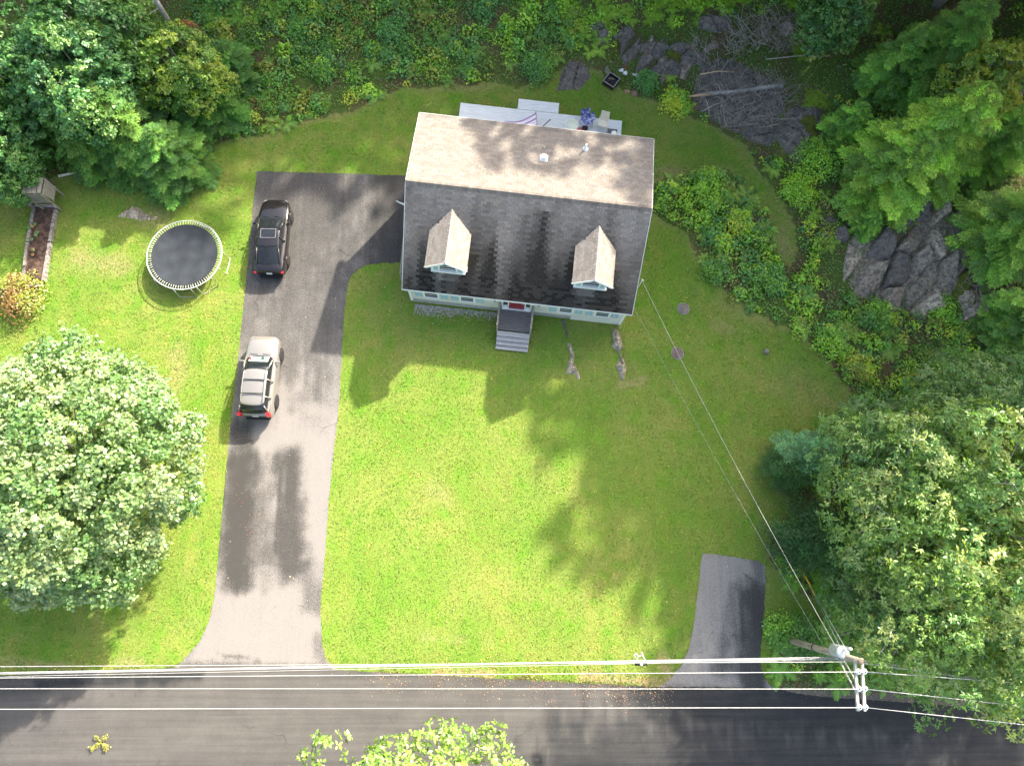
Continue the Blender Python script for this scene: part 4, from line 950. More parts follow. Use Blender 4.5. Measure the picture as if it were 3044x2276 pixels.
# back bank (2212 wide picks)
thicket('undergrowth', [(380,-60),(1260,-60),(1260,90),(1210,140),(1150,175),(1040,176),(940,186),(860,195),(790,222),(700,248),(600,280),(500,305),(400,325),(380,300),(440,200),(420,100)],
        3.6, dict(mid=3, teal=2.6, dark=1.2, bright=1.6, olive=1.2, yel=.35, brown=.4), 101, .14, .9, .12, .5, leafn=72, sparse=.34, fcol=(.13,.28,.03))
thicket('undergrowth', [(440,-20),(560,-20),(560,120),(540,260),(470,300),(430,240),(450,120)], 1.6, dict(bright=2, lime=1), 102, .12, .6, .9, .4, fcol=(.14,.32,.03))
thicket('undergrowth', [(1130,-60),(1760,-60),(1760,20),(1600,30),(1500,60),(1400,70),(1340,100),(1290,130),(1230,110),(1190,60)], 2.6, dict(bright=3, lime=2, mid=2, yel=.6, teal=.6), 103, .13, .8, .55, .42, fcol=(.2,.36,.03))
thicket('undergrowth', [(1700,-50),(2250,-60),(2300,330),(2150,420),(1980,400),(1900,330),(1800,200),(1750,90)], 1.3, dict(mid=2, olive=1.5, dark=1.5, bright=1, brown=.8), 104, .13, .7, .25, .5, sparse=.42)
thicket('undergrowth', [(1480,228),(1580,272),(1650,320),(1720,365),(1780,370),(1790,300),(1800,200),(1850,220),(1890,330),(1960,420),(1900,460),(1830,470),(1800,530),(1780,545),(1770,590),(1850,640),(1950,660),(2060,670),(2110,700),(2130,790),(2010,870),(1900,915),(1850,880),(1800,800),(1745,755),(1690,710),(1620,680),(1700,630),(1725,560),(1722,470),(1690,405),(1640,355),(1600,315),(1540,270),(1470,240)],
        2.9, dict(mid=3, bright=3.2, teal=1.4, olive=1.2, yel=1.1, lime=1.3, dark=.8, rust=.03), 105, .14, .9, .14, .48, leafn=75)
thicket('undergrowth', [(1415,395),(1500,372),(1580,372),(1640,430),(1672,480),(1668,530),(1690,575),(1700,640),(1630,680),(1570,645),(1525,600),(1505,540),(1470,490),(1412,465)],
        3.4, dict(mid=2.4, bright=2.6, teal=1.0, dark=.8, olive=.8, lime=1.3), 106, .15, 1.1, .22, .5, leafn=80)
thicket('undergrowth', [(1385,170),(1420,190),(1480,240),(1510,250),(1490,190),(1450,160)], 3.0, dict(teal=1, bright=2, yel=.7, lime=1), 107, .14, .8, .1, .45)
thicket('undergrowth', [(1670,1130),(1720,1090),(1770,1180),(1800,1290),(1850,1330),(2212,1480),(2230,1515),(1990,1495),(1850,1480),(1750,1484),(1690,1486),(1662,1470),(1668,1380),(1700,1345),(1800,1345),(1830,1328),(1760,1292),(1690,1258)],
        2.6, dict(bright=3, mid=2, lime=2, dark=1, olive=.6), 108, .14, .75, .6, .42, fcol=(.15,.34,.025))
thicket('undergrowth', [(1850,900),(1960,860),(2060,800),(2300,850),(2300,1500),(2100,1450),(1850,1300),(1760,1180),(1720,1100),(1720,1010),(1790,940)], 1.3, dict(mid=2, dark=2.5, olive=1.2, brown=.5), 109, .14, .8, .2, .5)
thicket('undergrowth', [(-60,60),(420,60),(430,220),(420,330),(300,345),(200,360),(100,380),(-60,400)], 1.0, dict(dark=3, mid=1.5, olive=.5), 110, .14, .7, .15, .5)
# low litter and seedlings over all the ground outside the lawn
rg = np.random.default_rng(500); n = 400000
x = rg.uniform(-34, 38, n); y = rg.uniform(-8.5, 41, n); sd = poly_sdf(x, y, LAWN)
m = (sd > 0.15) & (y > -8.2+0.0*x) & ((y > -5.4) | (x > 8.5)) & (y > -6.6-0.06*(x-8)) & ~((x < 5) & (y < 5)) & (fbm(x,y,1.1,77) > .27)
m &= ~((x < -30) & (y < 12)); x = x[m]; y = y[m]; k = len(x); f = fbm(x, y, .55, 78); g2 = fbm(x, y, 2.2, 79)
c = np.stack([x, y, hill(x, y)+rg.exponential(.05, k)+.015], 1); nn = np.array([0,0,1.])+rg.normal(0,.45,(k,3))
cc = np.where((f+(g2-.5)*.8 > .40)[:,None], np.array([.12,.25,.035]), np.array([.22,.135,.08])); cc = np.where((rg.random(k) < .12)[:,None], np.array([.28,.36,.05]), cc)
link('ground_cover', arr_mesh('ground_cover', leaf_quads(c, nn, .11*rg.uniform(.5,1.3,k), .6, rg), qfaces(k), LEAF, np.repeat(vary(cc, k, rg, .25, .12), 4, 0)), kind='stuff')
# individual bushes
def bush(label, u, v, R, Hh, col, n=900, size=.13, seed=1, cat='bush', cols2=None, name='bush'):
    rg = np.random.default_rng(seed); g = G(u, v, Hh*0.6); t = thing(name, label, cat, g)
    V = []; C = []
    for k in range(7):
        a = k*2.4; r = R*0.5*(k > 0); cc = col if not cols2 or k % 2 else cols2
        v_, c_ = bush_arrays(rg, r*math.cos(a), r*math.sin(a), 0, R*rg.uniform(.5,.65), Hh*rg.uniform(.75,1.), n//7, size, .7, np.array(cc)); V.append(v_); C.append(c_)
    V = np.concatenate(V); C = np.concatenate(C)
    link('foliage', arr_mesh('foliage', V, qfaces(len(C)), LEAF, np.repeat(C,4,0)), t)
    b = MB()
    for k in range(6): a = k*1.05; b.tube([(0,0,-.05),(R*.5*math.cos(a),R*.5*math.sin(a),Hh*.7)], [.025,.01], 5)
    b.build('stem', BARK, t); return t
BU = [('large bright green bush beside the right end of the house',2120,560,1.6,1.7,'mid','bright',2600),
      ('yellow green bush in the middle of the fern patch right of the house',2200,660,1.0,1.0,'lime','yel',1200),
      ('dark bushy shrub at the tip of the lawn below the fern patch',2130,800,0.9,.9,'teal','mid',1100),
      ('blue green bush pointing into the lawn right of the two round covers',2290,820,1.1,1.0,'teal','mid',1500),
      ('round green bush on the lower edge of the bank above the grey stump',2480,1010,1.1,1.1,'mid','bright',1500),
      ('feathery blue green shrub next to the white debris behind the house',1925,235,0.75,1.1,'teal','teal',1500),
      ('leafy yellow green shrub beside the end of the fallen log',2010,300,1.0,.9,'bright','yel',1400),
      ('dense dark green shrub left of the smooth grey slab',1600,190,1.1,1.2,'mid','teal',2000),
      ('green shrub with reddish top at the left edge by the raised bed',45,875,1.5,1.4,'olive','brown',2600),
      ('rusty brown shrub beside the bare grey trunk',560,100,1.0,1.3,'brown','rust',1400),
      ('bright yellow shrub at the woods edge left of the back lawn',655,350,.55,.7,'yel','lime',500),
      ('bluish shrub on the back bank above the left end of the deck',1170,90,1.1,1.0,'teal','teal',1500),
      ('teal green shrub low on the back bank, left part',960,210,.9,.8,'teal','mid',1000),
      ('large round bush right of the slab with moss',2440,460,1.5,1.8,'mid','bright',2400),
      ('yellow green bush along the path edge above the outcrop',2380,560,1.2,1.0,'lime','bright',1500),
      ('dark leafy bush at the foot of the utility pole',2400,1900,1.3,1.3,'mid','dark',1800),
      ('low leafy bush in the corner between the parking pad and the pole',2330,1880,1.0,.9,'bright','mid',1300),
      ('yellowing bush in the middle of the lower right bank',2560,1090,1.0,.9,'yel','olive',1000),
      ('bright bush at the lower edge of the outcrop',2620,930,1.0,.8,'bright','mid',1200),
      ('light green bush growing in front of the right end of the outcrop',2820,920,1.0,.8,'mid','bright',1200)]
for i, (lab, u, v, R, Hh, c1, c2, n) in enumerate(BU): bush(lab, u, v, R, Hh, SPEC[c1], int(n*1.3), .12, 300+i, cols2=SPEC[c2])
# ferns at the base of pole and lime ferns at the pad
def fern_thing(label, u, v, n, R, col, seed):
    rg = np.random.default_rng(seed); g = G(u, v, .4); t = thing('fern_clump', label, 'fern', g); V = []; C = []
    for k in range(n):
        a = rg.uniform(0,6.28); r = R*math.sqrt(rg.random()); vv, cc = fern_arrays(rg, r*math.cos(a), r*math.sin(a)*1.0, 0, rg.uniform(.45,.7), 9, col); V.append(vv); C.append(cc)
    V = np.concatenate(V); C = np.concatenate(C); link('frond', arr_mesh('frond', V, np.arange(len(V)).reshape(-1,3), LEAF, np.repeat(C,3,0)), t, kind='stuff')
fern_thing('upright column of lime ferns between the parking pad and the dark evergreen', 2345, 1600, 9, .8, (.2,.34,.03), 401)
fern_thing('lime ferns below the service wire, right of the parking pad', 2370, 1690, 7, .6, (.2,.34,.03), 402)
fern_thing('lime ferns spilling over the mossy slab, upper right', 2430, 290, 9, .9, (.24,.38,.03), 403)
fern_thing('lime ferns at the top of the rock slab right of the brush pile', 2400, 130, 10, .9, (.22,.37,.03), 404)
fern_thing('small lime shrub of ferns growing on the bare outcrop', 2716, 650, 4, .4, (.26,.38,.03), 405)
fern_thing('lime ferns in the joint between the dark and the pale outcrop', 2630, 790, 4, .45, (.22,.36,.03), 408)
fern_thing('ferns along the upper rim of the outcrop', 2640, 660, 8, .7, (.2,.36,.03), 409)
fern_thing('long leaved ferns at the right end of the shrub bank', 2800, 1060, 12, 1.1, (.13,.24,.03), 406)
fern_thing('dark brown tipped ferns right of the utility pole', 2640, 1900, 6, .9, (.09,.16,.02), 407)

# ================================================================== ROCKS
def rock(label, pts_px, hh, seed, m=ROCK, name='rock', moss=None, full=True, tiltv=(0,0)):
    """pts_px in full photo pixels: outline on the ground, domed and cracked"""
    g = [G(*p) for p in pts_px]; c = sum(g, Vector())/len(g); poly = np.array([(p.x-c.x, p.y-c.y) for p in g])
    rg = np.random.default_rng(seed); ext = np.abs(poly).max(0)+0.1; st = max(0.07, min(ext)/14)
    xs = np.arange(-ext[0], ext[0]+st, st); ys = np.arange(-ext[1], ext[1]+st, st); X, Y = np.meshgrid(xs, ys)
    X = X+rg.uniform(-.25,.25,X.shape)*st; Y = Y+rg.uniform(-.25,.25,Y.shape)*st
    sd = poly_sdf(X, Y, poly)+(fbm(X+50+seed, Y+50, 1.6, seed)-.5)*0.35*min(1, min(ext)); w_ = min(ext)*0.7
    k = np.clip(-sd/w_, 0, 1); dome = 1-(1-k)**2.2
    gnd = hill(X+c.x, Y+c.y)-c.z
    # stepped joints
    a = rg.uniform(0, 3.14); q = X*math.cos(a)+Y*math.sin(a); st_ = np.floor((q+0.3*fbm(X+9, Y+9, .8, seed))/0.75); stp = (np.sin(st_*12.9898+seed)*43758.5) % 1
    q2 = -X*math.sin(a)+Y*math.cos(a); st2 = np.floor(q2/1.3); stp2 = (np.sin(st2*7.13+st_*3.1+seed)*1543.5) % 1
    crack = np.minimum(np.abs((q+0.3*fbm(X+9,Y+9,.8,seed))/0.75 % 1-0.5), 1)
    Z = gnd+dome*hh*(0.55+0.30*stp+0.22*stp2+0.35*fbm(X+30, Y+30, 1.1, seed+2))+(fbm(X+3,Y+3,3.2,seed+4)-.5)*0.14*dome-0.17*(crack > 0.455)*dome-0.12*(sd > 0)*1.0-0.02
    Z = Z+tiltv[0]*X*dome+tiltv[1]*Y*dome
    n0, n1 = X.shape; id_ = np.arange(n0*n1).reshape(n0, n1)
    f = np.stack([id_[:-1,:-1], id_[:-1,1:], id_[1:,1:], id_[1:,:-1]], -1).reshape(-1,4)
    keep = (sd[:-1,:-1] < st*1.3).reshape(-1); f = f[keep]; u, inv = np.unique(f.ravel(), return_inverse=True)
    V = np.stack([X, Y, Z], -1).reshape(-1,3)[u]
    o = link(name, arr_mesh(name, V, inv.reshape(-1,4), m)); o.location = c; tag(o, label, 'rock')
    for p_ in o.data.polygons: p_.use_smooth = False
    if moss:
        # moss cushions sitting in the hollows
        MM = mat('moss', (0.09,0.11,0.015), 1.0, var=0.5, scale=14, bump=0.8, bscale=30)
        sub = np.array([( (G(*p)-c).x, (G(*p)-c).y) for p in moss]); sm = poly_sdf(X, Y, sub)+(fbm(X+70,Y+70,2.5,seed)-.5)*.3
        ff = np.stack([id_[:-1,:-1], id_[:-1,1:], id_[1:,1:], id_[1:,:-1]], -1).reshape(-1,4)[((sm[:-1,:-1] < 0) & (sd[:-1,:-1] < 0)).reshape(-1)]
        if len(ff):
            u, inv = np.unique(ff.ravel(), return_inverse=True); V = np.stack([X, Y, Z+0.03], -1).reshape(-1,3)[u]
            link('moss_patch', arr_mesh('moss_patch', V, inv.reshape(-1,4), MM, smooth=True), o)
    return o
s1 = 1.3761
def K(l): return [(a*s1, b*s1) for a, b in l]
rock('smooth grey half round rock slab in the back lawn', K([(1197,200),(1203,185),(1215,150),(1228,126),(1255,130),(1270,145),(1279,165),(1270,182),(1245,195),(1220,197)]), .22, 1)
rock('flat grey rock in the lawn above the trampoline', K([(248,472),(262,456),(285,443),(305,448),(318,462),(345,466),(335,478),(310,478),(280,474)]), .16, 2, ROCKL)
z6 = lambda l: [(1440+.208*a, 850+.208*b) for a, b in l]
rock('broken rock rib in the front lawn, left of the other rib', z6([(1165,810),(1225,815),(1275,900),(1290,1010),(1270,1090),(1340,1200),(1390,1320),(1335,1350),(1285,1265),(1145,1265),(1190,1110),(1215,1040),(1225,960),(1180,890)]), .3, 3, ROCKL)
rock('thin dark ledge running from the house to the broken rib', z6([(1090,470),(1160,470),(1180,600),(1215,720),(1190,800),(1150,700),(1120,600)]), .15, 4, ROCK)
rock('long rock rib below the right corner of the house', z6([(1810,580),(1870,590),(1940,700),(1985,900),(1955,950),(2005,1050),(2025,1200),(2010,1300),(1960,1365),(1925,1240),(1880,1150),(1905,1060),(1910,960),(1815,870),(1830,720)]), .4, 5, ROCKL)
rock('wide dark slab under the fallen log and brush', K([(1497,180),(1510,140),(1560,120),(1620,140),(1660,170),(1700,190),(1700,235),(1680,262),(1650,285),(1590,290),(1530,262),(1490,222)]), .35, 6)
rock('smooth grey slab with a mossy hollow', K([(1672,300),(1685,262),(1705,232),(1745,222),(1778,232),(1782,290),(1772,335),(1740,357),(1715,352),(1695,325)]), .45, 7, moss=K([(1725,262),(1750,262),(1762,290),(1750,318),(1738,300),(1722,275)]))
for i, (lab, x, y, a, b2) in enumerate([('dark boulder above the white debris',1445,150,34,22),('rounded boulder left of the brush pile',1497,128,32,20),('dark flat rock in the middle of the boulder field',1410,105,40,18),('rock at the top of the boulder field',1545,50,42,22),
        ('small rock beneath the lime ferns at the top',1350,75,26,18),('brown rock right of the black fire pit',1465,108,30,16),('dark rock slab between the two shrubs',1420,160,26,14),('pale rock between the brush pile and the ferns',1700,65,18,20),('rock under the lime ferns, top middle',1290,60,24,16),('rock beside the leaf litter at the top',1832,82,14,22)]):
    rg_ = np.random.default_rng(50+i); an = np.linspace(0, 6.28, 11)[:-1]
    rock(lab, K([(x+a*math.cos(t)*rg_.uniform(.8,1.1), y+b2*math.sin(t)*rg_.uniform(.75,1.1)) for t in an]), .45, 60+i, ROCKL if i in (7, 9) else ROCK)
rock('dark rock patch ringed by ferns beside the grass path', K([(1772,470),(1795,462),(1812,478),(1806,515),(1785,532),(1768,515)]), .25, 8)
rock('pale boulder at the right end of the outcrop', K([(2080,560),(2110,545),(2135,570),(2128,610),(2095,615)]), .5, 13, ROCKL)
rock('rock shelf lower right of the outcrop', K([(2055,620),(2090,610),(2110,645),(2095,680),(2060,665)]), .35, 14, ROCKL)
rock('white stone half hidden under the right side of the round maple', K([(404,1062),(416,1060),(426,1075),(424,1092),(410,1085)]), .22, 15, mat('white_stone', (.7,.68,.62), .9, var=.2))
rock('flat orange stone right of the fire pit', [(1852,268),(1866,264),(1878,269),(1874,277),(1858,277)], .1, 16, mat('orange_stone', (.42,.24,.15), .9, var=.2))
rock('brown wedge shaped stone right of the fire pit', [(1874,270),(1890,266),(1900,278),(1896,288),(1886,294),(1878,285)], .14, 17, mat('brown_stone', (.26,.17,.12), .9, var=.3))
rock('pink brown stone under the fallen log\'s left end', K([(1385,110),(1402,104),(1410,118),(1396,130)]), .2, 18, MATS['brown_stone'])
rock('grey slab between the brush pile and the mossy slab', K([(1600,262),(1680,250),(1690,300),(1660,320),(1600,300)]), .2, 33, ROCK)
ROCKM = mat('brown_grey_rock', (0.31, 0.25, 0.19), 0.9, var=0.5, scale=13.0, bump=1.0, bscale=16, col2=(0.15, 0.135, 0.115))
def clip_poly(poly, p, n):
    out = []
    for i in range(len(poly)):
        a, b_ = poly[i], poly[(i+1) % len(poly)]; da = (a-p)@n; db = (b_-p)@n
        if da <= 0: out.append(a)
        if da*db < 0: out.append(a+(b_-a)*(da/(da-db)))
    return out
def outcrop(label, pts, ncell, h0, h1, seed, mats, moss=0.12):
    rg = np.random.default_rng(seed); g = [G(*p) for p in pts]; c = sum(g, Vector())/len(g); t = thing('rock_outcrop', label, 'rock outcrop', c)
    poly = [np.array([p.x, p.y]) for p in g]; pa = np.array(poly); lo, hi = pa.min(0), pa.max(0); sites = []; ca, sa = math.cos(1.05), math.sin(1.05); RM = np.array([[ca, sa],[-sa, ca]]); AM = RM.T@np.diag([1.0, 4.5])@RM
    while len(sites) < ncell:
        q = rg.uniform(lo, hi)
        if poly_sdf(np.array([q[0]]), np.array([q[1]]), pa)[0] < 0.1 and all(math.sqrt((q-w)@AM@(q-w)) > rg.uniform(.5,1.1)*math.sqrt((hi-lo).prod()/ncell) for w in sites): sites.append(q)
        elif rg.random() < .002: sites.append(q)
    for i, q in enumerate(sites):
        cell = [q+np.array([math.cos(a), math.sin(a)])*4 for a in np.linspace(0, 6.28, 13)[:-1]]
        for j, w in enumerate(sites):
            if i != j: cell = clip_poly(cell, (q+w)/2-(w-q)/np.linalg.norm(w-q)*0.01, AM@(w-q))
            if len(cell) < 3: break
        if len(cell) < 3: continue
        # keep to the outline
        cp = np.array(cell); lim = []
        for v in cp:
            f = 1.0
            while f > .15 and poly_sdf(np.array([q[0]+(v-q)[0]*f]), np.array([q[1]+(v-q)[1]*f]), pa)[0] > 0.12: f -= .05
            lim.append(q+(v-q)*f)
        cp = np.array(lim); cc = Vector((*cp.mean(0), 0)); cc.z = float(hill(cc.x, cc.y)); pl_ = cp-np.array([cc.x, cc.y]); ext = np.abs(pl_).max(0)+.1; st = max(.07, min(ext)/11)
        X, Y = np.meshgrid(np.arange(-ext[0], ext[0]+st, st), np.arange(-ext[1], ext[1]+st, st)); X = X+rg.uniform(-.25,.25,X.shape)*st; Y = Y+rg.uniform(-.25,.25,Y.shape)*st
        sd = poly_sdf(X, Y, pl_)+(fbm(X+50+i*7, Y+50, 2.8, seed)-.5)*.10; k = np.clip(-sd/.22, 0, 1); dome = 1-(1-k)**2.5; hh = rg.uniform(h0, h1); tx, ty = rg.normal(0, .26, 2)
        Z = hill(X+cc.x, Y+cc.y)-cc.z+dome*(hh+tx*X+ty*Y+(fbm(X+i*5, Y+9, 1.2, seed+i)-.5)*.35+(fbm(X+i*3, Y+2, 4.0, seed+i)-.5)*.12)-.03
        n0, n1 = X.shape; id_ = np.arange(n0*n1).reshape(n0, n1); F = np.stack([id_[:-1,:-1], id_[:-1,1:], id_[1:,1:], id_[1:,:-1]], -1).reshape(-1,4)[(sd[:-1,:-1] < st).reshape(-1)]
        if not len(F): continue
        u, inv = np.unique(F.ravel(), return_inverse=True); m = MATS['moss'] if rg.random() < moss else mats[rg.integers(len(mats))]
        o = link('rock_block', arr_mesh('rock_block', np.stack([X, Y, Z], -1).reshape(-1,3)[u], inv.reshape(-1,4), m), t); o.location = cc-c
rock('pale bedrock showing between the blocks of the large outcrop', K([(1826,620),(1834,560),(1842,508),(1875,475),(1935,440),(2010,430),(2068,455),(2100,520),(2145,590),(2125,665),(2000,668),(1870,650)]), .2, 31, ROCKM)
outcrop('large pale bedrock outcrop with moss in its joints at the right', K([(1822,625),(1828,560),(1838,505),(1872,470),(1935,436),(2010,425),(2070,450),(2105,520),(2150,590),(2130,670),(2080,695),(2000,672),(1930,668),(1870,655)]), 22, .15, .75, 5, [ROCKL, ROCKL, ROCKM, ROCKM, ROCK], .14)
outcrop('dark jointed bedrock shelf running below the boulder field', K([(1290,85),(1340,70),(1400,80),(1470,85),(1540,90),(1560,130),(1500,160),(1430,185),(1370,150),(1310,120)]), 14, .08, .4, 6, [ROCK, ROCK, ROCKM], .12)
# ================================================================== CARS
def loft(sections, m, name, parent, levels=2, cap=True):
    n = len(sections[0]); vs = [p for s in sections for p in s]; fs = []
    for i in range(len(sections)-1):
        for k in range(n): fs.append((i*n+k, i*n+(k+1) % n, (i+1)*n+(k+1) % n, (i+1)*n+k))
    if cap: fs.append(tuple(range(n-1,-1,-1))); fs.append(tuple((len(sections)-1)*n+k for k in range(n)))
    me = bpy.data.meshes.new(name); me.from_pydata([tuple(v) for v in vs], [], fs); me.materials.append(m)
    for p_ in me.polygons: p_.use_smooth = True
    o = link(name, me, parent); sb = o.modifiers.new('s', 'SUBSURF'); sb.levels = levels; sb.render_levels = levels; return o
def interp(tbl, y):
    ys = [t[0] for t in tbl]; return [float(np.interp(y, ys, [t[k] for t in tbl])) for k in range(1, len(tbl[0]))]
def car(name, label, a, b_, spec):
    """a rear, b_ front (world xy).  local +y is forward"""
    d = (b_-a); L_ = spec['L']; c = (a+b_)/2; rz = math.atan2(d.y, d.x)-math.pi/2
    t = thing(name, label, 'car', (c.x, c.y, 0.014), rz)
    P_, G_ = spec['paint'], spec['glass']; tb = spec['body']  # y, half width, belt z, top z centre, floor z
    sec = []
    for y, hw, zb_, zc, zf in tb:
        sec.append([(-hw*.86,y,zf),(-hw*.985,y,zf+.12),(-hw,y,(zf+zb_)/2+.05),(-hw*.965,y,zb_-.04),(-hw*.86,y,zb_+.02),(-hw*.45,y,zc),(0,y,zc+.012),(hw*.45,y,zc),(hw*.86,y,zb_+.02),(hw*.965,y,zb_-.04),(hw,y,(zf+zb_)/2+.05),(hw*.985,y,zf+.12),(hw*.86,y,zf)])
    body = loft(sec, P_, 'body', t)
    cb = spec['cabin']   # y, half width bottom, zbottom, half width top, ztop
    sec = []
    for y, wb, zb_, wt, zt in cb:
        sec.append([(-wb,y,zb_),(-wb*.5-wt*.5,y,(zb_*.45+zt*.55)),(-wt,y,zt-.03),(-wt*.55,y,zt+.012),(0,y,zt+.03),(wt*.55,y,zt+.012),(wt,y,zt-.03),(wb*.5+wt*.5,y,(zb_*.45+zt*.55)),(wb,y,zb_)])
    loft(sec, G_, 'glasshouse', t, 2)
    # roof skin, pillars
    y0, y1 = spec['roof']; sec = []
    for i in range(7):
        y = y0+(y1-y0)*i/6; wb, zb_, wt, zt = interp(cb, y); f = spec.get('rw', 1.0)
        sec.append([(-wt*1.0,y,zt-.045),(-wt*1.02,y,zt-.005),(-wt*.55,y,zt+.03),(0,y,zt+.045),(wt*.55,y,zt+.03),(wt*1.02,y,zt-.005),(wt*1.0,y,zt-.045),(0,y,zt-.02)])
    loft(sec, P_, 'roof', t, 2)
    for s in (-1, 1):
        b = MB()
        for (yt, yb) in spec['pillars']:
            wb, zb_, wt, zt = interp(cb, yt); wb2, zb2, wt2, zt2 = interp(cb, yb)
            hwb = interp(tb, yb)[0]
            b.tube([(s*wt*1.0,yt,zt-.01),(s*(wt+wb2)/2*1.03,(yt+yb)/2,(zt+zb2)/2+.05),(s*min(wb2,hwb)*1.0,yb,zb2+.01)], [.035,.04,.045], 6)
        wl, zl, _, _ = interp(cb, 0); 
        b.tube([(s*interp(tb,y_)[0]*.915, y_, interp(tb,y_)[1]+.015) for y_ in np.linspace(spec['belt'][0], spec['belt'][1], 8)], .022, 6)
        b.build('side_pillars_and_trim', spec.get('trim', P_), t)
    rad = spec['wr']
    for s in (-1, 1):
        for y in spec['wheels']:
            hw = interp(tb, y)[0]; x = s*(hw-.07)
            w_ = bpy.data.objects.new('wheel', None); COL.objects.link(w_); w_.parent = t; w_.location = (x, y, rad)
            MB().lathe([(rad*.66,-.1),(rad*.96,-.1),(rad,-.07),(rad,.07),(rad*.96,.1),(rad*.66,.1)], n=24, axis='X').build('tyre', RUBBER, w_)
            r_ = MB(); r_.lathe([(rad*.66,s*.06),(rad*.62,s*.085),(rad*.56,s*.06),(rad*.1,s*.045)], n=20, axis='X')
            for k in range(spec['spokes']):
                an = k*6.283/spec['spokes']; r_.bar((s*.07, .04*math.cos(an), .04*math.sin(an)), (s*.078, rad*.62*math.cos(an), rad*.62*math.sin(an)), .05, .03, (1,0,0))
            r_.build('rim', spec['rim'], w_)
            MB().lathe([(rad*1.02,-.05*s),(rad*1.15,0),(rad*1.13,.062*s),(rad*1.01,.062*s)], (s*(hw-.055), y, rad*1.02), 24, 'X').build('wheel_arch', BLACK if spec.get('arch') else P_, t)
    for s in (-1, 1):
        y = spec['mirror']; hw = interp(tb, y)[0]; m_ = MB(); m_.box((s*(hw+.09), y, spec['body'][4][2]+.1), (.19,.09,.13), taper=.8); m_.bar((s*(hw-.1), y, spec['body'][4][2]+.03), (s*(hw+.03), y, spec['body'][4][2]+.07), .06, .05); m_.build('mirror', spec.get('mirc', P_), t)
        yl = tb[-1][0]; h = MB(); h.box((s*tb[-2][1]*.80, yl-.20, tb[-2][2]-.05), (.22,.26,.12), rz=s*-.6, taper=.85); h.build('headlight', mat('headlamp_lens', (.25,.26,.28), .15, spec=.8), t)
        yr = tb[0][0]; h = MB(); q = spec['tail']; h.box((s*q[0], yr+q[1], q[2]), (q[3], q[4], q[5]), rz=s*.35, taper=.9); h.build('tail_light', mat('tail_lamp_red', (.55,.015,.02), .25, spec=.6), t)
        for y_ in spec['handles']: hw = interp(tb, y_)[0]; MB().box((s*(hw+.005), y_, spec['body'][4][2]-.1), (.03,.16,.03)).build('door_handle', P_, t)
    for zz, y_, wd in ((.32, tb[0][0]-.01, 1.3), (.30, tb[-1][0]+.0, 1.2)):
        MB().box((0, y_+(-.01 if y_ < 0 else -.02), zz), (wd, .10, .16)).build('bumper_insert', BLACK, t)
    MB().box((0, tb[0][0]-.005, spec['plate']), (.31,.03,.15)).build('number_plate', WHITE, t)
    for s in (-1, 1):
        yw0, yw1 = spec['wiper']; zz = interp(tb, yw0)[2]+.03
        MB().tube([(s*.35-.25, yw0, zz),(s*.35+.2, yw0-.03, zz+.01)], .012, 5).build('wiper', BLACK, t)
    return t
def paint(name, col, metal, rough, coat=1.0):
    m = mat(name, col, rough, metal, var=.03, coat=coat); return m
GL = mat('car_glass', (0.014,0.017,0.02), 0.05, spec=.6, var=.3, scale=1.6)
RIM = mat('alloy_rim', (.55,.55,.56), .3, .8)
sed = dict(L=4.65, paint=paint('black_car_paint', (.012,.010,.012), .2, .22), glass=GL, rim=RIM, wr=.33, spokes=5, wheels=(-1.38,1.35), mirror=.62, roof=(-1.02,.12),
  body=[(-2.33,.72,.86,.92,.34),(-2.24,.84,.93,1.0,.24),(-1.9,.885,.97,1.07,.20),(-1.3,.905,.97,1.08,.19),(0,.91,.94,1.0,.19),(.9,.905,.92,.99,.19),(1.5,.895,.86,.93,.20),(2.0,.84,.76,.82,.2),(2.22,.72,.68,.73,.24),(2.32,.55,.60,.64,.32)],
  cabin=[(-1.98,.62,.98,.56,1.05),(-1.5,.74,.98,.60,1.26),(-1.05,.79,.96,.60,1.43),(-.3,.80,.95,.62,1.47),(.15,.80,.95,.61,1.43),(.62,.79,.93,.6,1.18),(1.0,.74,.92,.62,.98)],
  pillars=[(.12,1.0),(-.42,-.45),(-1.02,-1.9)], belt=(-1.6,.95), tail=(.74,.08,.80,.14,.20,.10), handles=(.2,-.75), plate=.72, wiper=(1.08,0), trim=paint('black_trim_gloss', (.03,.03,.03), 0, .3))
SILV = paint('silver_beige_car_paint', (.34,.32,.295), .55, .32)
suv = dict(L=4.6, paint=SILV, glass=GL, rim=RIM, wr=.37, spokes=6, wheels=(-1.36,1.30), mirror=.72, roof=(-1.86,.2), arch=True,
  body=[(-2.28,.76,1.0,1.06,.4),(-2.2,.87,1.06,1.12,.28),(-1.8,.905,1.08,1.12,.24),(-1.2,.915,1.08,1.12,.23),(0,.92,1.05,1.1,.23),(.9,.915,1.03,1.1,.23),(1.5,.905,.99,1.06,.24),(1.95,.86,.93,.99,.24),(2.18,.76,.84,.88,.28),(2.28,.6,.74,.78,.36)],
  cabin=[(-2.2,.74,1.08,.64,1.2),(-2.02,.78,1.08,.64,1.55),(-1.85,.80,1.08,.645,1.64),(-.6,.82,1.06,.66,1.69),(.2,.82,1.06,.65,1.64),(.66,.81,1.05,.64,1.35),(1.08,.76,1.05,.66,1.12)],
  pillars=[(.2,1.08),(-.4,-.4),(-1.35,-1.3),(-1.86,-2.12)], belt=(-2.05,1.02), tail=(.77,.06,1.08,.2,.22,.32), handles=(.25,-.7), plate=.85, wiper=(1.15,0), trim=SILV)
A = P(803,824,.55); B_ = P(824,590,.5)
sedan = car('sedan', 'black sedan parked on the driveway nearest the house', Vector((A[0],A[1],0)), Vector((B_[0],B_[1],0)), sed)
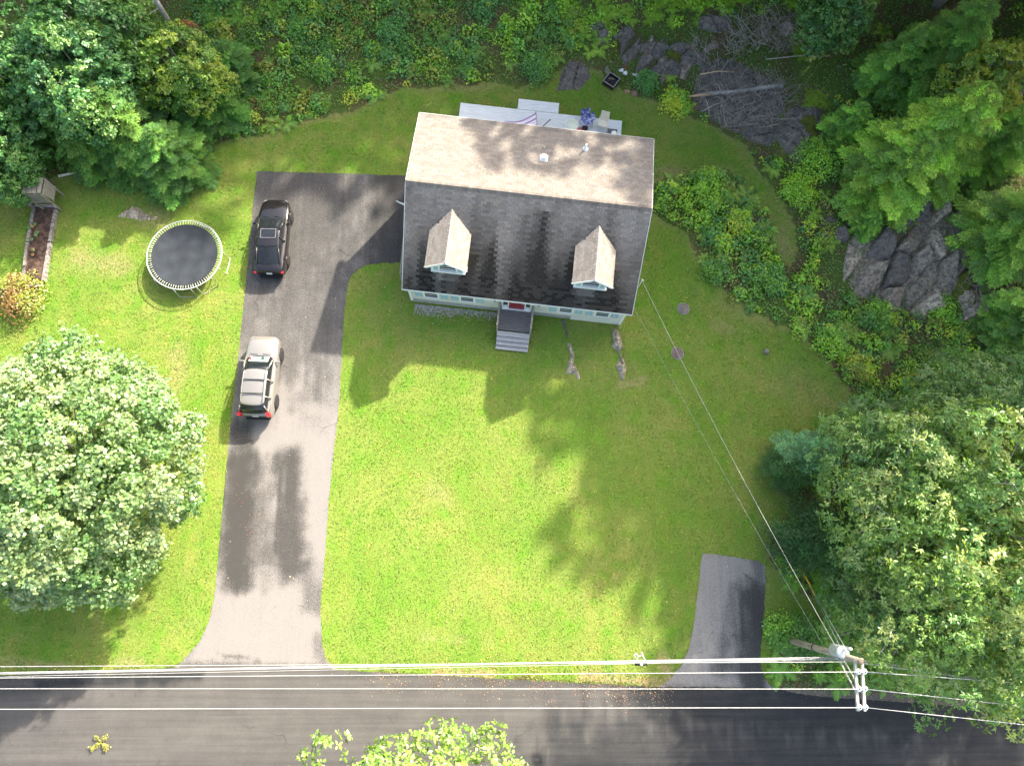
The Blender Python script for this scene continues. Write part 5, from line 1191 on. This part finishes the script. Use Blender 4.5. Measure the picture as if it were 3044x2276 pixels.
g = MB(); g.add([(-.38,-.02,1.512),(.38,-.02,1.512),(.38,.0,1.512),(-.38,0,1.512)], [(0,1,2,3)])
MB().box((0,-.22,1.516), (.82,.52,.012)).build('sunroof', GL, sedan)
f = MB(); 
for q in ((0,.05,.86,.02),(0,-.49,.86,.02)): f.box((q[0],q[1],1.522),(q[2],q[3],.012))
for s in (-1,1): f.box((s*.42,-.22,1.522),(.02,.52,.012))
f.build('sunroof_seal', mat('grey_seal', (.25,.24,.26), .5), sedan)
MB().box((0,-1.02,1.50),(.03,.14,.05)).build('roof_antenna', BLACK, sedan)
A = P(764,1240,.6); B_ = P(791,1001,.6)
suvo = car('suv', 'silver beige estate suv with roof rails parked below the black sedan', Vector((A[0],A[1],0)), Vector((B_[0],B_[1],0)), suv)
for s in (-1,1): MB().tube([(s*.56,.1,1.68),(s*.585,-.1,1.75),(s*.595,-.9,1.77),(s*.585,-1.6,1.74),(s*.56,-1.8,1.66)], .022, 6).build('roof_rail', mat('grey_rail', (.30,.30,.30), .4, .5), suvo)
for y in (-.45,-1.2): MB().bar((-.58,y,1.76),(.58,y,1.76),.05,.03).build('roof_crossbar', BLACK, suvo)
b = MB(); b.add([(-.54,.98,1.205),(.54,.98,1.205),(.50,.66,1.40),(-.50,.66,1.40)], [(0,1,2,3)]); 
b = MB(); b.bar((-.52,.80,1.305),(.52,.80,1.305),.36,.012,(0,.6,1)); 
dash = b.build('dashboard_cover', mat('pale_green_cover', (.50,.60,.52), .3, spec=.8), suvo)
MB().lathe([(.0,0),(.11,0),(.10,.03),(0,.035)], (.2,.83,1.30), 10).build('dashboard_ornament', mat('dark_green_thing', (.01,.07,.045), .5), suvo)
MB().box((-.45,.78,1.33),(.10,.2,.02)).build('windscreen_sticker', MATS['tail_lamp_red'], suvo)
# ================================================================== TRAMPOLINE
c = P(548,757,.9); t = thing('trampoline', 'round black trampoline with a white frame on the left lawn', 'trampoline', (c[0],c[1],0))
TR = 2.1; FW = mat('white_galvanised_tube', (.72,.72,.70), .4, .2)
MB().ring((0,0,.9), TR, .024, 64, 8).build('frame', FW, t)
b = MB(); n = 56; vs = [(0,0,.84)]
for ri, (r, z) in enumerate([(.6,.845),(1.2,.86),(1.65,.88),(1.84,.895)]):
    vs += [(r*math.cos(2*math.pi*k/n), r*math.sin(2*math.pi*k/n), z) for k in range(n)]
fs = [(0, 1+k, 1+(k+1) % n) for k in range(n)]
for q in range(3): fs += [(1+q*n+k, 1+(q+1)*n+k, 1+(q+1)*n+(k+1) % n, 1+q*n+(k+1) % n) for k in range(n)]
b.add(vs, fs, True); b.build('mat', mat('trampoline_mat', (.028,.034,.042), .6, var=.35, scale=1.5), t)
MB().ring((0,0,.893), 1.85, .012, 56, 5).build('mat_hem', BLACK, t)
sp = MB().tube([(1.86,0,.893),(2.08,0,.9)], .013, 5).mesh('spring', FW)
for k in range(88):
    o = link('spring', sp, t); o.rotation_euler = (0,0,2*math.pi*(k+random.uniform(-.12,.12))/88)
for k, an in enumerate((-.14,-.92,-1.52,-2.6,2.4,1.2)):
    ca, sa = math.cos(an), math.sin(an); tx, ty = -sa, ca; rr = TR+.13; q = .48
    pts = [(TR*ca-tx*q, TR*sa-ty*q, .9),(rr*ca-tx*q, rr*sa-ty*q, .04),(rr*ca+tx*q, rr*sa+ty*q, .04),(TR*ca+tx*q, TR*sa+ty*q, .9)]
    MB().tube(pts, .017, 7).build('leg', STEEL, t)
# ================================================================== RAISED BED
t = thing('raised_bed', 'long raised garden bed of grey timbers with dark soil and squash leaves', 'garden bed', (0,0,0))
TIM = mat('grey_timber', (.33,.30,.27), .85, var=.35, scale=6, bump=.4, stretch=(3,3,.5), col2=(.20,.17,.15))
def tim(a, b_, wd=.15, h=.24, pr=t, m=TIM):
    p = G(*a); q = G(*b_); MB().bar((p.x,p.y,h/2+.005),(q.x,q.y,h/2+.005),wd,h).build('timber', m, pr)
tim((108,616),(88,722)); tim((87.5,725),(79,795)); tim((171,628),(154,722),.17); tim((153.5,726),(135,838),.17)
tim((113,615),(166,616.5),.15,.24,t,mat('pink_timber', (.42,.34,.33), .85, var=.2)); tim((80,798),(70,850)); tim((72,852),(130,852))
pl = [G(*p) for p in ((111,620),(168,622),(134,845),(74,845))]
b = MB(); b.add([(p.x,p.y,.15) for p in pl][::-1]+[], [(0,1,2,3)]); o = b.build('soil', mat('dark_soil', (.055,.035,.03), 1, var=.5, scale=12, bump=1, bscale=20, col2=(.12,.075,.055)), t)
r_ = random.Random(9); b = MB()
for k in range(420):
    u_, v_ = r_.random(), r_.random(); p = pl[0].lerp(pl[1], u_).lerp(pl[3].lerp(pl[2], u_), v_); pebble(b, (p.x,p.y,.155), r_.uniform(.012,.035), r_)
b.build('soil_crumbs', mat('mulch_crumbs', (.15,.09,.07), 1, var=.6, scale=8), t, kind='stuff')
rg = np.random.default_rng(77)
def bigleaf_plant(label, uv, n, size, col, seed):
    rg = np.random.default_rng(seed); g = G(*uv); t = thing('squash_plant', label, 'plant', (g.x,g.y,.16))
    for k in range(n):
        a = rg.uniform(0,6.28); r = rg.uniform(0,.28); c = Vector((r*math.cos(a), r*math.sin(a), rg.uniform(.12,.3))); m = 9; R = size*rg.uniform(.7,1.2)
        vs = [c]+[c+Vector((R*math.cos(q*6.283/m)*(1 if q % 2 else .82), R*math.sin(q*6.283/m)*(1 if q % 2 else .82), -.04+rg.uniform(-.02,.03))) for q in range(m)]
        b = MB(); cc = tuple(vary(col[k % len(col)], 1, rg)[0]); b.add(vs, [(0,1+q,1+(q+1) % m) for q in range(m)], False, cc); b.build('leaf', LEAF, t, True)
        MB().tube([(0,0,0), tuple(c)], .008, 4).build('stalk', mat('stalk_green', (.12,.22,.05), .7), t)
bigleaf_plant('squash plant with an orange flower in the upper half of the raised bed', (108,680), 4, .12, [(.14,.30,.07),(.5,.25,.06),(.12,.27,.05)], 1)
bigleaf_plant('broad pale squash leaves in the middle of the raised bed', (116,710), 5, .13, [(.15,.28,.07),(.2,.3,.08)], 2)
bigleaf_plant('wilting squash plant with an orange leaf, lower half of the bed', (106,750), 4, .11, [(.55,.27,.08),(.12,.22,.04),(.2,.15,.05)], 3)
rock('rounded pale stone on the corner of the raised bed', [(159,612),(165,608),(172,611),(174,618),(167,621),(161,618)], .3, 21, MATS['white_stone'])
# ================================================================== WOODEN STAND
gc = G(118,566,0); cx, cy = P(100,556,1.9)
t = thing('slatted_stand', 'weathered grey slatted wooden stand on splayed poles beside the woods', 'stand', (cx,cy,0))
for k, (x, wd) in enumerate(((-.40,.24),(-.14,.24),(.12,.24),(.42,.22))): MB().box((x-.02,0.05,1.98+.01*(k % 2)), (wd,1.02 if k < 2 else .98,.03)).build('top_board', WOODG, t)
for k in range(8): MB().box((.56+.012*k,0.05,1.88-k*.115), (.03,.98-.02*k,.10), M=Matrix.Rotation(-.12,3,'Y')).build('side_board', WOODG, t)
for k in range(8): MB().box((.03,-.47-.012*k,1.88-k*.105), (.98,.025,.05)).build('slat', WOODG, t)
for k in range(5): MB().box((.2,.58,1.8-k*.17), (.9,.03,.13)).build('back_board', mat('dark_weathered_wood', (.09,.085,.08), .9, var=.5, scale=20), t)
for p in ((162.4,549.5),(162.4,589)):
    q = G(*p); s_ = (.6, .45 if p[1] < 560 else -.42, .95); MB().tube([(q.x-cx,q.y-cy,0), s_], .035, 7).build('splayed_pole', WOODG, t)
for sx, sy in ((-.45,-.45),(-.45,.5),(.5,-.45),(.5,.5)): MB().box((sx,sy,.95),(.08,.08,1.9)).build('leg', WOODG, t)
q = G(96,613); MB().box((q.x-cx,q.y-cy+.3,.12),(.18,.75,.2)).build('ground_timber', WOODG, t)
o = MB().tube([(0,0,0),(1.2,.32,.02)], [.085,.075], 10).build('birch_log', mat('birch_bark', (.72,.68,.6), .8, var=.35, scale=9, stretch=(4,1,1), bump=.3)); tag(o, 'short white birch log lying at the edge of the dark hemlocks', 'log'); g = G(177,526); o.location = (g.x,g.y,.09)
# ================================================================== LOG, BRUSH, FIRE PIT, DEBRIS
a = G(2046,289,.35); b_ = G(2325,256,.5)
t = thing('fallen_log', 'fallen tree trunk with a splintered pale left end lying over the slab', 'log', (a.x,a.y,a.z+.42)); d = Vector((b_.x-a.x,b_.y-a.y,b_.z-a.z+.1)); pts = [d*f+Vector((0,0,.08*math.sin(f*9))) for f in (0.22,.4,.6,.8,1)]
MB().tube(pts, [.105,.12,.13,.14,.15], 10).build('bark_part', BARKG, t)
MB().tube([Vector((0,0,0)), d*.1, d*.225], [.035,.09,.125], 9).build('splintered_end', mat('fresh_wood', (.55,.38,.24), .8, var=.3, scale=12, stretch=(.5,6,6)), t)
def sticks(name, label, u0, v0, u1, v1, n, ln, seed, m):
    r_ = random.Random(seed); b = MB()
    for k in range(n):
        u = r_.uniform(u0,u1); v = r_.uniform(v0,v1); g = G(u,v); a = r_.choice((r_.uniform(0,3.14), r_.gauss(1.9,.35), r_.gauss(.5,.3))); l = ln*r_.uniform(.3,1); dz = r_.uniform(-.1,.35)
        h0 = r_.uniform(.35,.75); p0 = Vector((g.x,g.y,g.z+h0)); p2 = p0+Vector((l*math.cos(a), l*math.sin(a), dz)); p1 = (p0+p2)/2+Vector((r_.uniform(-.15,.15),r_.uniform(-.15,.15),r_.uniform(-.05,.15)))
        w_ = r_.uniform(.006,.018)*(2.0 if r_.random() < .08 else 1); b.tube([p0,p1,p2], [w_,w_*.8,w_*.4], 4, False)
        for _ in range(2): q = p0.lerp(p2, r_.uniform(.3,.9)); a2 = a+r_.choice((-1,1))*r_.uniform(.4,.9); b.tube([q, q+Vector((l*.35*math.cos(a2), l*.35*math.sin(a2), r_.uniform(-.05,.2)))], [w_*.6,.003], 3, False)
    return b.build(name, m, label=label, kind='stuff')
TW = mat('dry_twig', (.34,.30,.26), .9, var=.3)
sticks('brush_pile', 'tangle of dry grey branches over the slab below the log', 2130,268,2330,400, 230, 2.0, 5, TW)
sticks('brush_pile', 'tangle of dry grey twigs at the top right of the boulder field', 2150,75,2370,180, 220, 1.5, 6, TW)
sticks('fallen_branches', 'scattered bare branches left of the log', 2060,150,2200,330, 60, 1.8, 7, TW)
sticks('fallen_branches', 'bare branches right of the outcrop', 2820,700,2980,950, 90, 1.6, 8, TW)
for i, (p, q, r, lab) in enumerate([((2080,225),(2180,218),.05,'orange brown split branch left of the brush, above the log'),((2275,180),(2470,172),.035,'long thin pale branch crossing the top right slope'),((2095,295),(2108,345),.035,'pale stick poking down from the fallen log'),((2085,335),(2160,305),.04,'bent pale stick below the left end of the log'),((2880,830),(2955,760),.03,'thin stick lying on the right end of the outcrop')]):
    a = G(*p,.5); b_ = G(*q,.5); o = MB().tube([(0,0,0),((b_.x-a.x)/2,(b_.y-a.y)/2+.08,(b_.z-a.z)/2+.1),(b_.x-a.x,b_.y-a.y,b_.z-a.z)], [r,r*.8,r*.5], 6).build('fallen_branch', MATS['fresh_wood'] if i == 0 else TW); o.location = (a.x,a.y,a.z+.6); tag(o, lab, 'branch')
g = G(1817,242,.2); t = thing('fire_pit', 'square black fire pit full of charred wood on the back lawn', 'fire pit', g, .95)
for s in (-1,1):
    MB().box((s*.38,0,.2),(.05,.76,.28)).build('wall', BLACK, t); MB().box((0,s*.38,.2),(.71,.05,.28)).build('wall', BLACK, t)
    MB().box((s*.38,0,.355),(.07,.83,.03)).build('rim', mat('ash_grey_metal', (.22,.21,.2), .6, var=.3), t); MB().box((0,s*.38,.355),(.69,.07,.028)).build('rim', MATS['ash_grey_metal'], t)
MB().box((0,0,.1),(.7,.7,.06)).build('ash_bed', mat('ash', (.05,.05,.055), 1, var=.6, scale=20), t)
r_ = random.Random(4)
for k in range(8): a = r_.uniform(0,3.14); MB().bar((.22*math.cos(a)+r_.uniform(-.1,.1),.22*math.sin(a),.15+.03*k),(-.22*math.cos(a),-.22*math.sin(a)+r_.uniform(-.1,.1),.16+.03*k),.06,.05).build('charred_log', BARK if k % 2 else BLACK, t)
for k in range(6): MB().tube([(.1+.05*k,.35,.35),(.25+.06*k,.75,.42+.02*k)], .012, 5).build('stick', TW, t)
r_ = random.Random(8)
for i, (u, v, sx, sy, lab, m_) in enumerate([(1846,213,.28,.16,'white crumpled piece of debris right of the fire pit','WHITE'),(1858,221,.25,.2,'second white scrap right of the fire pit, touching the grass','WHITE'),(1888,227,.42,.08,'white plank stub beside the blue green shrub','WHITE'),(1857,204,.4,.1,'red brown broken board above the white debris','BR'),(1848,201,.3,.08,'dark broken board above the white debris','BR2')]):
    g = G(u,v); m = WHITE if m_ == 'WHITE' else mat('red_brown_board', (.25,.09,.06), .9, var=.3) if m_ == 'BR' else BARK
    b = MB(); b.box((0,0,.08),(sx,sy,.06), rz=r_.uniform(-.6,.9), M=None); b.box((sx*.2,.05,.13),(sx*.5,sy*.8,.03), rz=r_.uniform(-1,1)); o = b.build('scrap', m); o.location = g; tag(o, lab, 'scrap')
# covers, stump
for (u, v, lab, col) in ((2031,918,'round grey septic cover on the lawn, upper of the two',(.21,.19,.17)),(2014,1050,'round reddish septic cover on the lawn, lower of the two',(.20,.15,.13))):
    g = G(u,v); t = thing('septic_cover', lab, 'cover', g)
    MB().lathe([(.34,0),(.34,.035),(.31,.045),(0,.05)], n=26).build('lid', mat('cover_'+('grey' if v < 1000 else 'red'), tuple(.8*q for q in col), .9, var=.4, scale=9, bump=.4), t); MB().ring((0,0,.02), .345, .022, 26, 5).build('rim', CONC, t)
g = G(2274,1046); t = thing('stump', 'small grey stump standing in the right lawn', 'stump', g); MB().tube([(0,0,-.02),(0,0,.32)], [.11,.10], 9).build('wood', mat('stump_wood', (.28,.27,.25), .9, var=.3), t); MB().box((.1,-.08,.05),(.2,.12,.1)).build('root', BARK, t)
# leaf litter, branch on road
rg = np.random.default_rng(5)
def litter(name, label, pts, n, spread, size, cols, z=.03, st=True):
    C = []; 
    for (u, v) in pts:
        for k in range(n//len(pts)):
            g = G(u+rg.normal(0,spread), v+rg.normal(0,spread)); C.append((g.x,g.y,g.z+z+rg.uniform(0,.02)))
    C = np.array(C); nn = np.array([0,0,1.])+rg.normal(0,.25,(len(C),3)); cc = np.array([cols[i] for i in rg.integers(len(cols), size=len(C))])
    return link(name, arr_mesh(name, leaf_quads(C, nn, size*rg.uniform(.6,1.3,len(C)), .8, rg), qfaces(len(C)), LEAF, np.repeat(vary(cc, len(C), rg), 4, 0)), kind='stuff', label=label)
litter('fallen_leaves', 'red maple leaves on the dark damp patch of the driveway', [(714,1452),(712,1495),(735,1480),(735,1575),(728,1555),(760,1600),(750,1540)], 44, 11, .05, [(.45,.05,.03),(.3,.05,.03),(.4,.15,.08)])
litter('fallen_leaves', 'dead leaves along the road edge of the lawn', [(1150,2006),(1300,2012),(1450,2020),(1600,2026),(1750,2028),(1850,2036),(1950,2040)], 1400, 30, .05, [(.35,.16,.08),(.25,.10,.06),(.4,.28,.15)])
litter('leaf_litter', 'pinkish brown leaf litter on the forest floor, upper right', [(2530,90),(2570,110),(2550,60),(2750,90)], 700, 28, .1, [(.28,.15,.12),(.2,.12,.1),(.33,.2,.15)])
litter('leaf_litter', 'dry needles and leaves caught on the outcrop', [(2640,700),(2700,760),(2780,680),(2850,760),(2760,860),(2880,880),(2620,850)], 900, 26, .07, [(.30,.18,.13),(.22,.13,.1),(.14,.2,.05)], .42)
litter('leaf_litter', 'brown leaf litter around the outcrop', [(2790,1180),(2740,1170),(2900,820),(2950,900),(2700,960)], 600, 30, .1, [(.26,.13,.1),(.2,.12,.09),(.3,.2,.14)])
litter('lawn_specks', 'pale clover and leaf specks scattered over the lawn', [(rg.uniform(100,2300), rg.uniform(800,1950)) for _ in range(90)], 90, 5, .06, [(.7,.7,.5),(.6,.5,.3)], .05)
def fallen_twig(lab, u, v):
    g = G(u,v); t = thing('fallen_twig', lab, 'twig', (g.x,g.y,.05)); b = MB(); V = []; rg = np.random.default_rng(6)
    for k in range(6):
        a = (-2.6,-2.2,-.9,-.5,1.0,2.1)[k]; l = .5; e = (l*math.cos(a), l*.75*math.sin(a), .1); b.tube([(0,0,.03),e], [.014,.006], 5)
        for f in (.4,.6,.8,1.0):
            for _ in range(7): V.append(np.array(e)*f+rg.normal(0,.05,3)*np.array([1,1,.4])+[0,0,.03])
    b.build('stem', mat('yellow_green_stem', (.35,.38,.06), .7), t); V = np.array(V); n = len(V)
    link('leaves', arr_mesh('leaves', leaf_quads(V, rg.normal(0,.4,(n,3))+[0,0,1], .1*np.ones(n), .6, rg), qfaces(n), LEAF, np.repeat(vary((.33,.33,.07), n, rg), 4, 0)), t, kind='stuff')
fallen_twig('wilted yellow green leafy twig lying on the road', 302, 2205)
# ================================================================== UTILITY POLE AND WIRES
PX, PY = P(2558,1965,7.7); PX, PY = float(PX), float(PY)
pz = float(hill(PX,PY)); t = thing('utility_pole', 'wooden utility pole with double crossarms and a grey transformer', 'utility pole', (PX,PY,pz))
POLE = mat('pole_wood', (.40,.33,.25), .9, var=.3, scale=3, stretch=(2,2,.4), bump=.2)
MB().tube([(0,0,-.5),(0,0,4),(0,0,7.7-pz)], [.17,.155,.135], 14).build('pole', POLE, t)
MB().lathe([(.0,7.7-pz),(.137,7.7-pz),(.137,7.72-pz),(.0,7.72-pz)], n=14).build('pole_top', BARK, t)
ARM = mat('crossarm_wood', (.50,.47,.43), .85, var=.2, scale=6)
e = P(2555,2112,7.45)
arms = []
for s, px_ in ((-1,2546),(1,2566)):
    a1 = P(px_-5,1955,7.45); b1 = P(px_+4,2112,7.45); MB().bar((PX*0+a1[0]-PX,a1[1]-PY,7.45-pz),(b1[0]-PX,b1[1]-PY,7.45-pz),.10,.12).build('crossarm', ARM, t); arms.append((a1,b1))
for s, (px_, py_) in ((-1,(2543,2054)),(1,(2562,2056))):
    q = P(px_,py_,7.35); MB().bar((0.1*s,-.1,5.9-pz),(q[0]-PX,q[1]-PY,7.36-pz),.06,.05).build('arm_brace', ARM, t)
INS = mat('white_porcelain', (.85,.86,.86), .25, spec=.6)
ins = {}
for k, (vv) in enumerate((1995,2046,2101)):
    for s, uu in ((-1,2551+ k*1.6),(1,2569+k*1.6)):
        q = P(uu,vv,7.65); o = MB().lathe([(.03,0),(.03,.1),(.11,.11),(.12,.17),(.075,.19),(.07,.24),(.035,.25),(.035,.2)], (q[0]-PX,q[1]-PY,7.5-pz), 14).build('insulator', INS, t)
        MB().lathe([(.0,0),(.038,0),(.036,.015),(0,.018)], (q[0]-PX,q[1]-PY,7.745-pz), 10).build('insulator_cap', BLACK, t); ins[(k, s)] = (q[0],q[1],7.72)
tq = P(2507,1938,6.6); TG = mat('transformer_paint', (.62,.66,.66), .45, var=.15)
tt = MB(); tt.lathe([(.22,5.75-pz),(.27,5.8-pz),(.27,6.5-pz),(.28,6.52-pz),(.28,6.56-pz),(.2,6.62-pz),(0,6.65-pz)], (tq[0]-PX,tq[1]-PY,0), 22); tt = tt.build('transformer', TG, t)
MB().lathe([(.05,6.6-pz),(.07,6.65-pz),(.04,6.72-pz),(.06,6.78-pz),(.03,6.88-pz)], (tq[0]-PX+.02,tq[1]-PY+.12,0), 10).build('bushing', INS, tt)
MB().bar((tq[0]-PX,tq[1]-PY,6.2-pz),(0,0,6.2-pz),.12,.1).build('bracket', STEEL, t)
q = P(2526,1927,6.7); MB().lathe([(.04,6.3-pz),(.07,6.4-pz),(.05,6.7-pz),(.08,6.75-pz),(.05,6.85-pz)], (q[0]-PX,q[1]-PY,0), 10).bar((q[0]-PX,q[1]-PY,6.5-pz),(0,0,6.5-pz),.05,.05).build('cutout_fuse', INS, t)
MB().ring((0,0,3.4-pz), .18, .02, 16).build('pole_band', BLACK, t)
WIRE = mat('bright_aluminium_wire', (.42,.42,.42), .5, .2); WIREG = mat('grey_cable', (.40,.40,.42), .5)
def sag(a, b_, s, n=26):
    a = Vector(a); b_ = Vector(b_); return [a.lerp(b_, i/n)-Vector((0,0,4*s*(i/n)*(1-i/n))) for i in range(n+1)]
def wire(label, pts, r, m=WIRE, name='overhead_wire', cat='wire'):
    o = MB().tube(pts, r, 6).build(name, m); tag(o, label, cat); return o
def farpt(u, v, z, ref, x):      # continue the line ref -> (u, v, z) to world x
    q = P(u, v, z); f = (x-ref[0])/(q[0]-ref[0]); return (x, ref[1]+(q[1]-ref[1])*f, z)
labs = ('nearest the lawn','middle','farthest out over the road')
for k, (v0, v1) in enumerate(((2014,2012+18),(2046,2098),(2107,2152))):
    a = ins[(k,-1)]; L0 = farpt(0, v0, 7.45, a, -75)
    wire('white power line %s, left of the pole' % labs[k], sag(a, L0, .18), .015)
    a2 = ins[(k,1)]; R0 = farpt(3044, v1, 7.6, a2, 70); wire('white power line %s, right of the pole' % labs[k], sag(a2, R0, .1), .015)
    wire('short jumper wire between the insulators, %s' % labs[k], [a, a2], .02)
a = P(2530,1966,6.9); a = (float(a[0]),float(a[1]),6.9)
wire('thin white neutral line just above the road edge, left of the pole', sag(a, farpt(0,1981,6.6,a,-75), .25), .013)
wire('thin white neutral line right of the pole', sag(a, farpt(2745,1995,6.8,a,70), .2), .013)
for k, (z, v0, vp, lab, m, r) in enumerate(((5.0,1998,1952,'upper','WG',.016),(4.75,2003,1955,'second','W',.012),(4.5,2000,1957,'third','WG',.018),(4.2,2010,1960,'lowest','W',.012))):
    a = P(2480,vp,z+.6); a = (float(a[0]),float(a[1]),z+.6); L0 = farpt(0, v0, z+.1, a, -75)
    wire('%s communication cable of the bundle along the lawn edge' % lab, sag(a, L0, .3), r, WIREG if m == 'WG' else WIRE, 'communication_cable', 'cable')
    if k in (0, 2): wire('%s communication cable right of the pole' % lab, sag(a, farpt(2745,1988+k*3,z+.5,a,70), .2), .028, WIREG, 'communication_cable', 'cable')
# splice case hanging on the bundle
q = P(1905,1962,4.9); t = thing('splice_case', 'black splice box and white cable loops hanging on the wires over the lawn edge', 'splice box', (float(q[0]),float(q[1]),4.9))
MB().tube([(-.28,-.16,-.02),(.28,-.16,-.02)], .07, 10).build('case', BLACK, t)
MB().ring((0,.05,0), .16, .022, 18).build('cable_loop', WIRE, t); MB().tube([(-.2,.0,0),(-.3,.25,.02),(-.2,.3,.0),(-.1,.12,0)], .03, 7).build('cable_tail', WIRE, t); MB().tube([(.22,-.02,0),(.08,.2,.02),(.06,.36,.0)], .04, 7).build('cable_tail', WIRE, t); MB().lathe([(.0,0),(.07,.01),(.06,.06),(0,.07)], (0,-.16,.05), 12).build('end_cap', WHITE, t)
# service drop to the house
hs = HW(12.62,-3.0,4.3); pk = (PX-.35, PY+.2, 6.6)
wire('long white service wire from the pole to the right corner of the house', sag(pk, hs, .5, 40), .009, WIRE, 'service_wire')
wire('thin dark service cable beside the long white service wire', sag((PX-.3,PY+.15,5.2), HW(12.5,-3.9,2.9),   .45, 40), .005, WIREG, 'service_wire')
# guy wires with yellow guards
gd = mat('yellow_guard', (.85,.45,.02), .5)
for k, (u, v) in enumerate(((2374,1682),(2392,1712))):
    g = G(u,v); top = (PX-.12+.1*k,PY+.1,7.1-.8*k); wire('guy wire from the pole, %s of the two' % ('upper left','lower right')[k], [tuple(g), top], .012, STEEL, 'guy_wire')
    d = (Vector(top)-Vector(g)).normalized(); o = MB().tube([Vector((0,0,0)), d*1.9], [.04,.035], 8).build('guy_guard', gd); o.location = Vector(g)+d*.1+Vector((.03,0,0.02)); tag(o, 'yellow guard sleeve on the %s guy wire' % ('upper left','lower right')[k], 'guy guard')
# ================================================================== GRASS
rg = np.random.default_rng(99)
LW = np.array(LAWN); n = 330000
x = rg.uniform(-33, 27, n); y = rg.uniform(-7.2, 30, n); sd = poly_sdf(x, y, LW)+(fbm(x,y,.7,3)-.5)*.9
D1 = np.array(w2(DRIVE2)); D2 = np.array(w2(DR2)); pad = rg.uniform(-.03,.02,n)
m = (sd < 0.05+rg.exponential(.12,n)) & (poly_sdf(x,y,D1) > -.05+0*pad) & (poly_sdf(x,y,D2) > -.05)
lx = (x-(-4.415))*math.cos(HR)+(y-18.056)*math.sin(HR); ly = -(x-(-4.415))*math.sin(HR)+(y-18.056)*math.cos(HR)
m &= ~((lx > .2) & (lx < 12.3) & (ly > -4.1) & (ly < 8.5)) & ~((lx > 5.2) & (lx < 7.2) & (ly > -6.1) & (ly < 0))
m &= ~((np.hypot(x+17.9,y-16.36) < 2.2)&(rg.random(n) < .4))
x = x[m]; y = y[m]; k = len(x); a = rg.uniform(0,6.28,k); hgt = rg.uniform(.03,.075,k)*(.7+.6*fbm(x,y,1.2,5)); wv = rg.uniform(.016,.04,k)
z = hill(x,y); lean = rg.normal(0,.035,(k,2))
v = np.stack([np.stack([x-np.cos(a)*wv,y-np.sin(a)*wv,z-.005],1), np.stack([x+np.cos(a)*wv,y+np.sin(a)*wv,z-.005],1), np.stack([x+lean[:,0],y+lean[:,1],z+hgt],1)],1).reshape(-1,3)
f1 = fbm(x,y,.23*2,21); f2 = fbm(x,y,1.3,22); f1 = np.clip((f1-.5)*2.2+.5, 0, 1); stripe = (np.sin((x+.12*y)*6.283/1.15)+.6*(np.sin((x+.12*y)*6.283/.57+1)>.9))*np.clip(fbm(x,y,.12,44)*3-.95,0,1); f3 = fbm(x,y,.14,45); f1 = np.clip(f1+.42*stripe+(f3-.5)*.9, 0, 1)
base = np.array([.115,.255,.038])[None]*(1-f1[:,None])*1.0+np.array([.46,.385,.13])[None]*f1[:,None]
straw = rg.random(k) < .08; base[straw] = (.38,.33,.14)
deep = f2 > .6; base[deep] *= np.array([.62,.92,.8])
c_ = vary(base, k, rg, .3, .08)
link('grass', arr_mesh('grass', v, np.arange(k*3).reshape(-1,3), GRASS, np.repeat(c_,3,0)), kind='stuff')
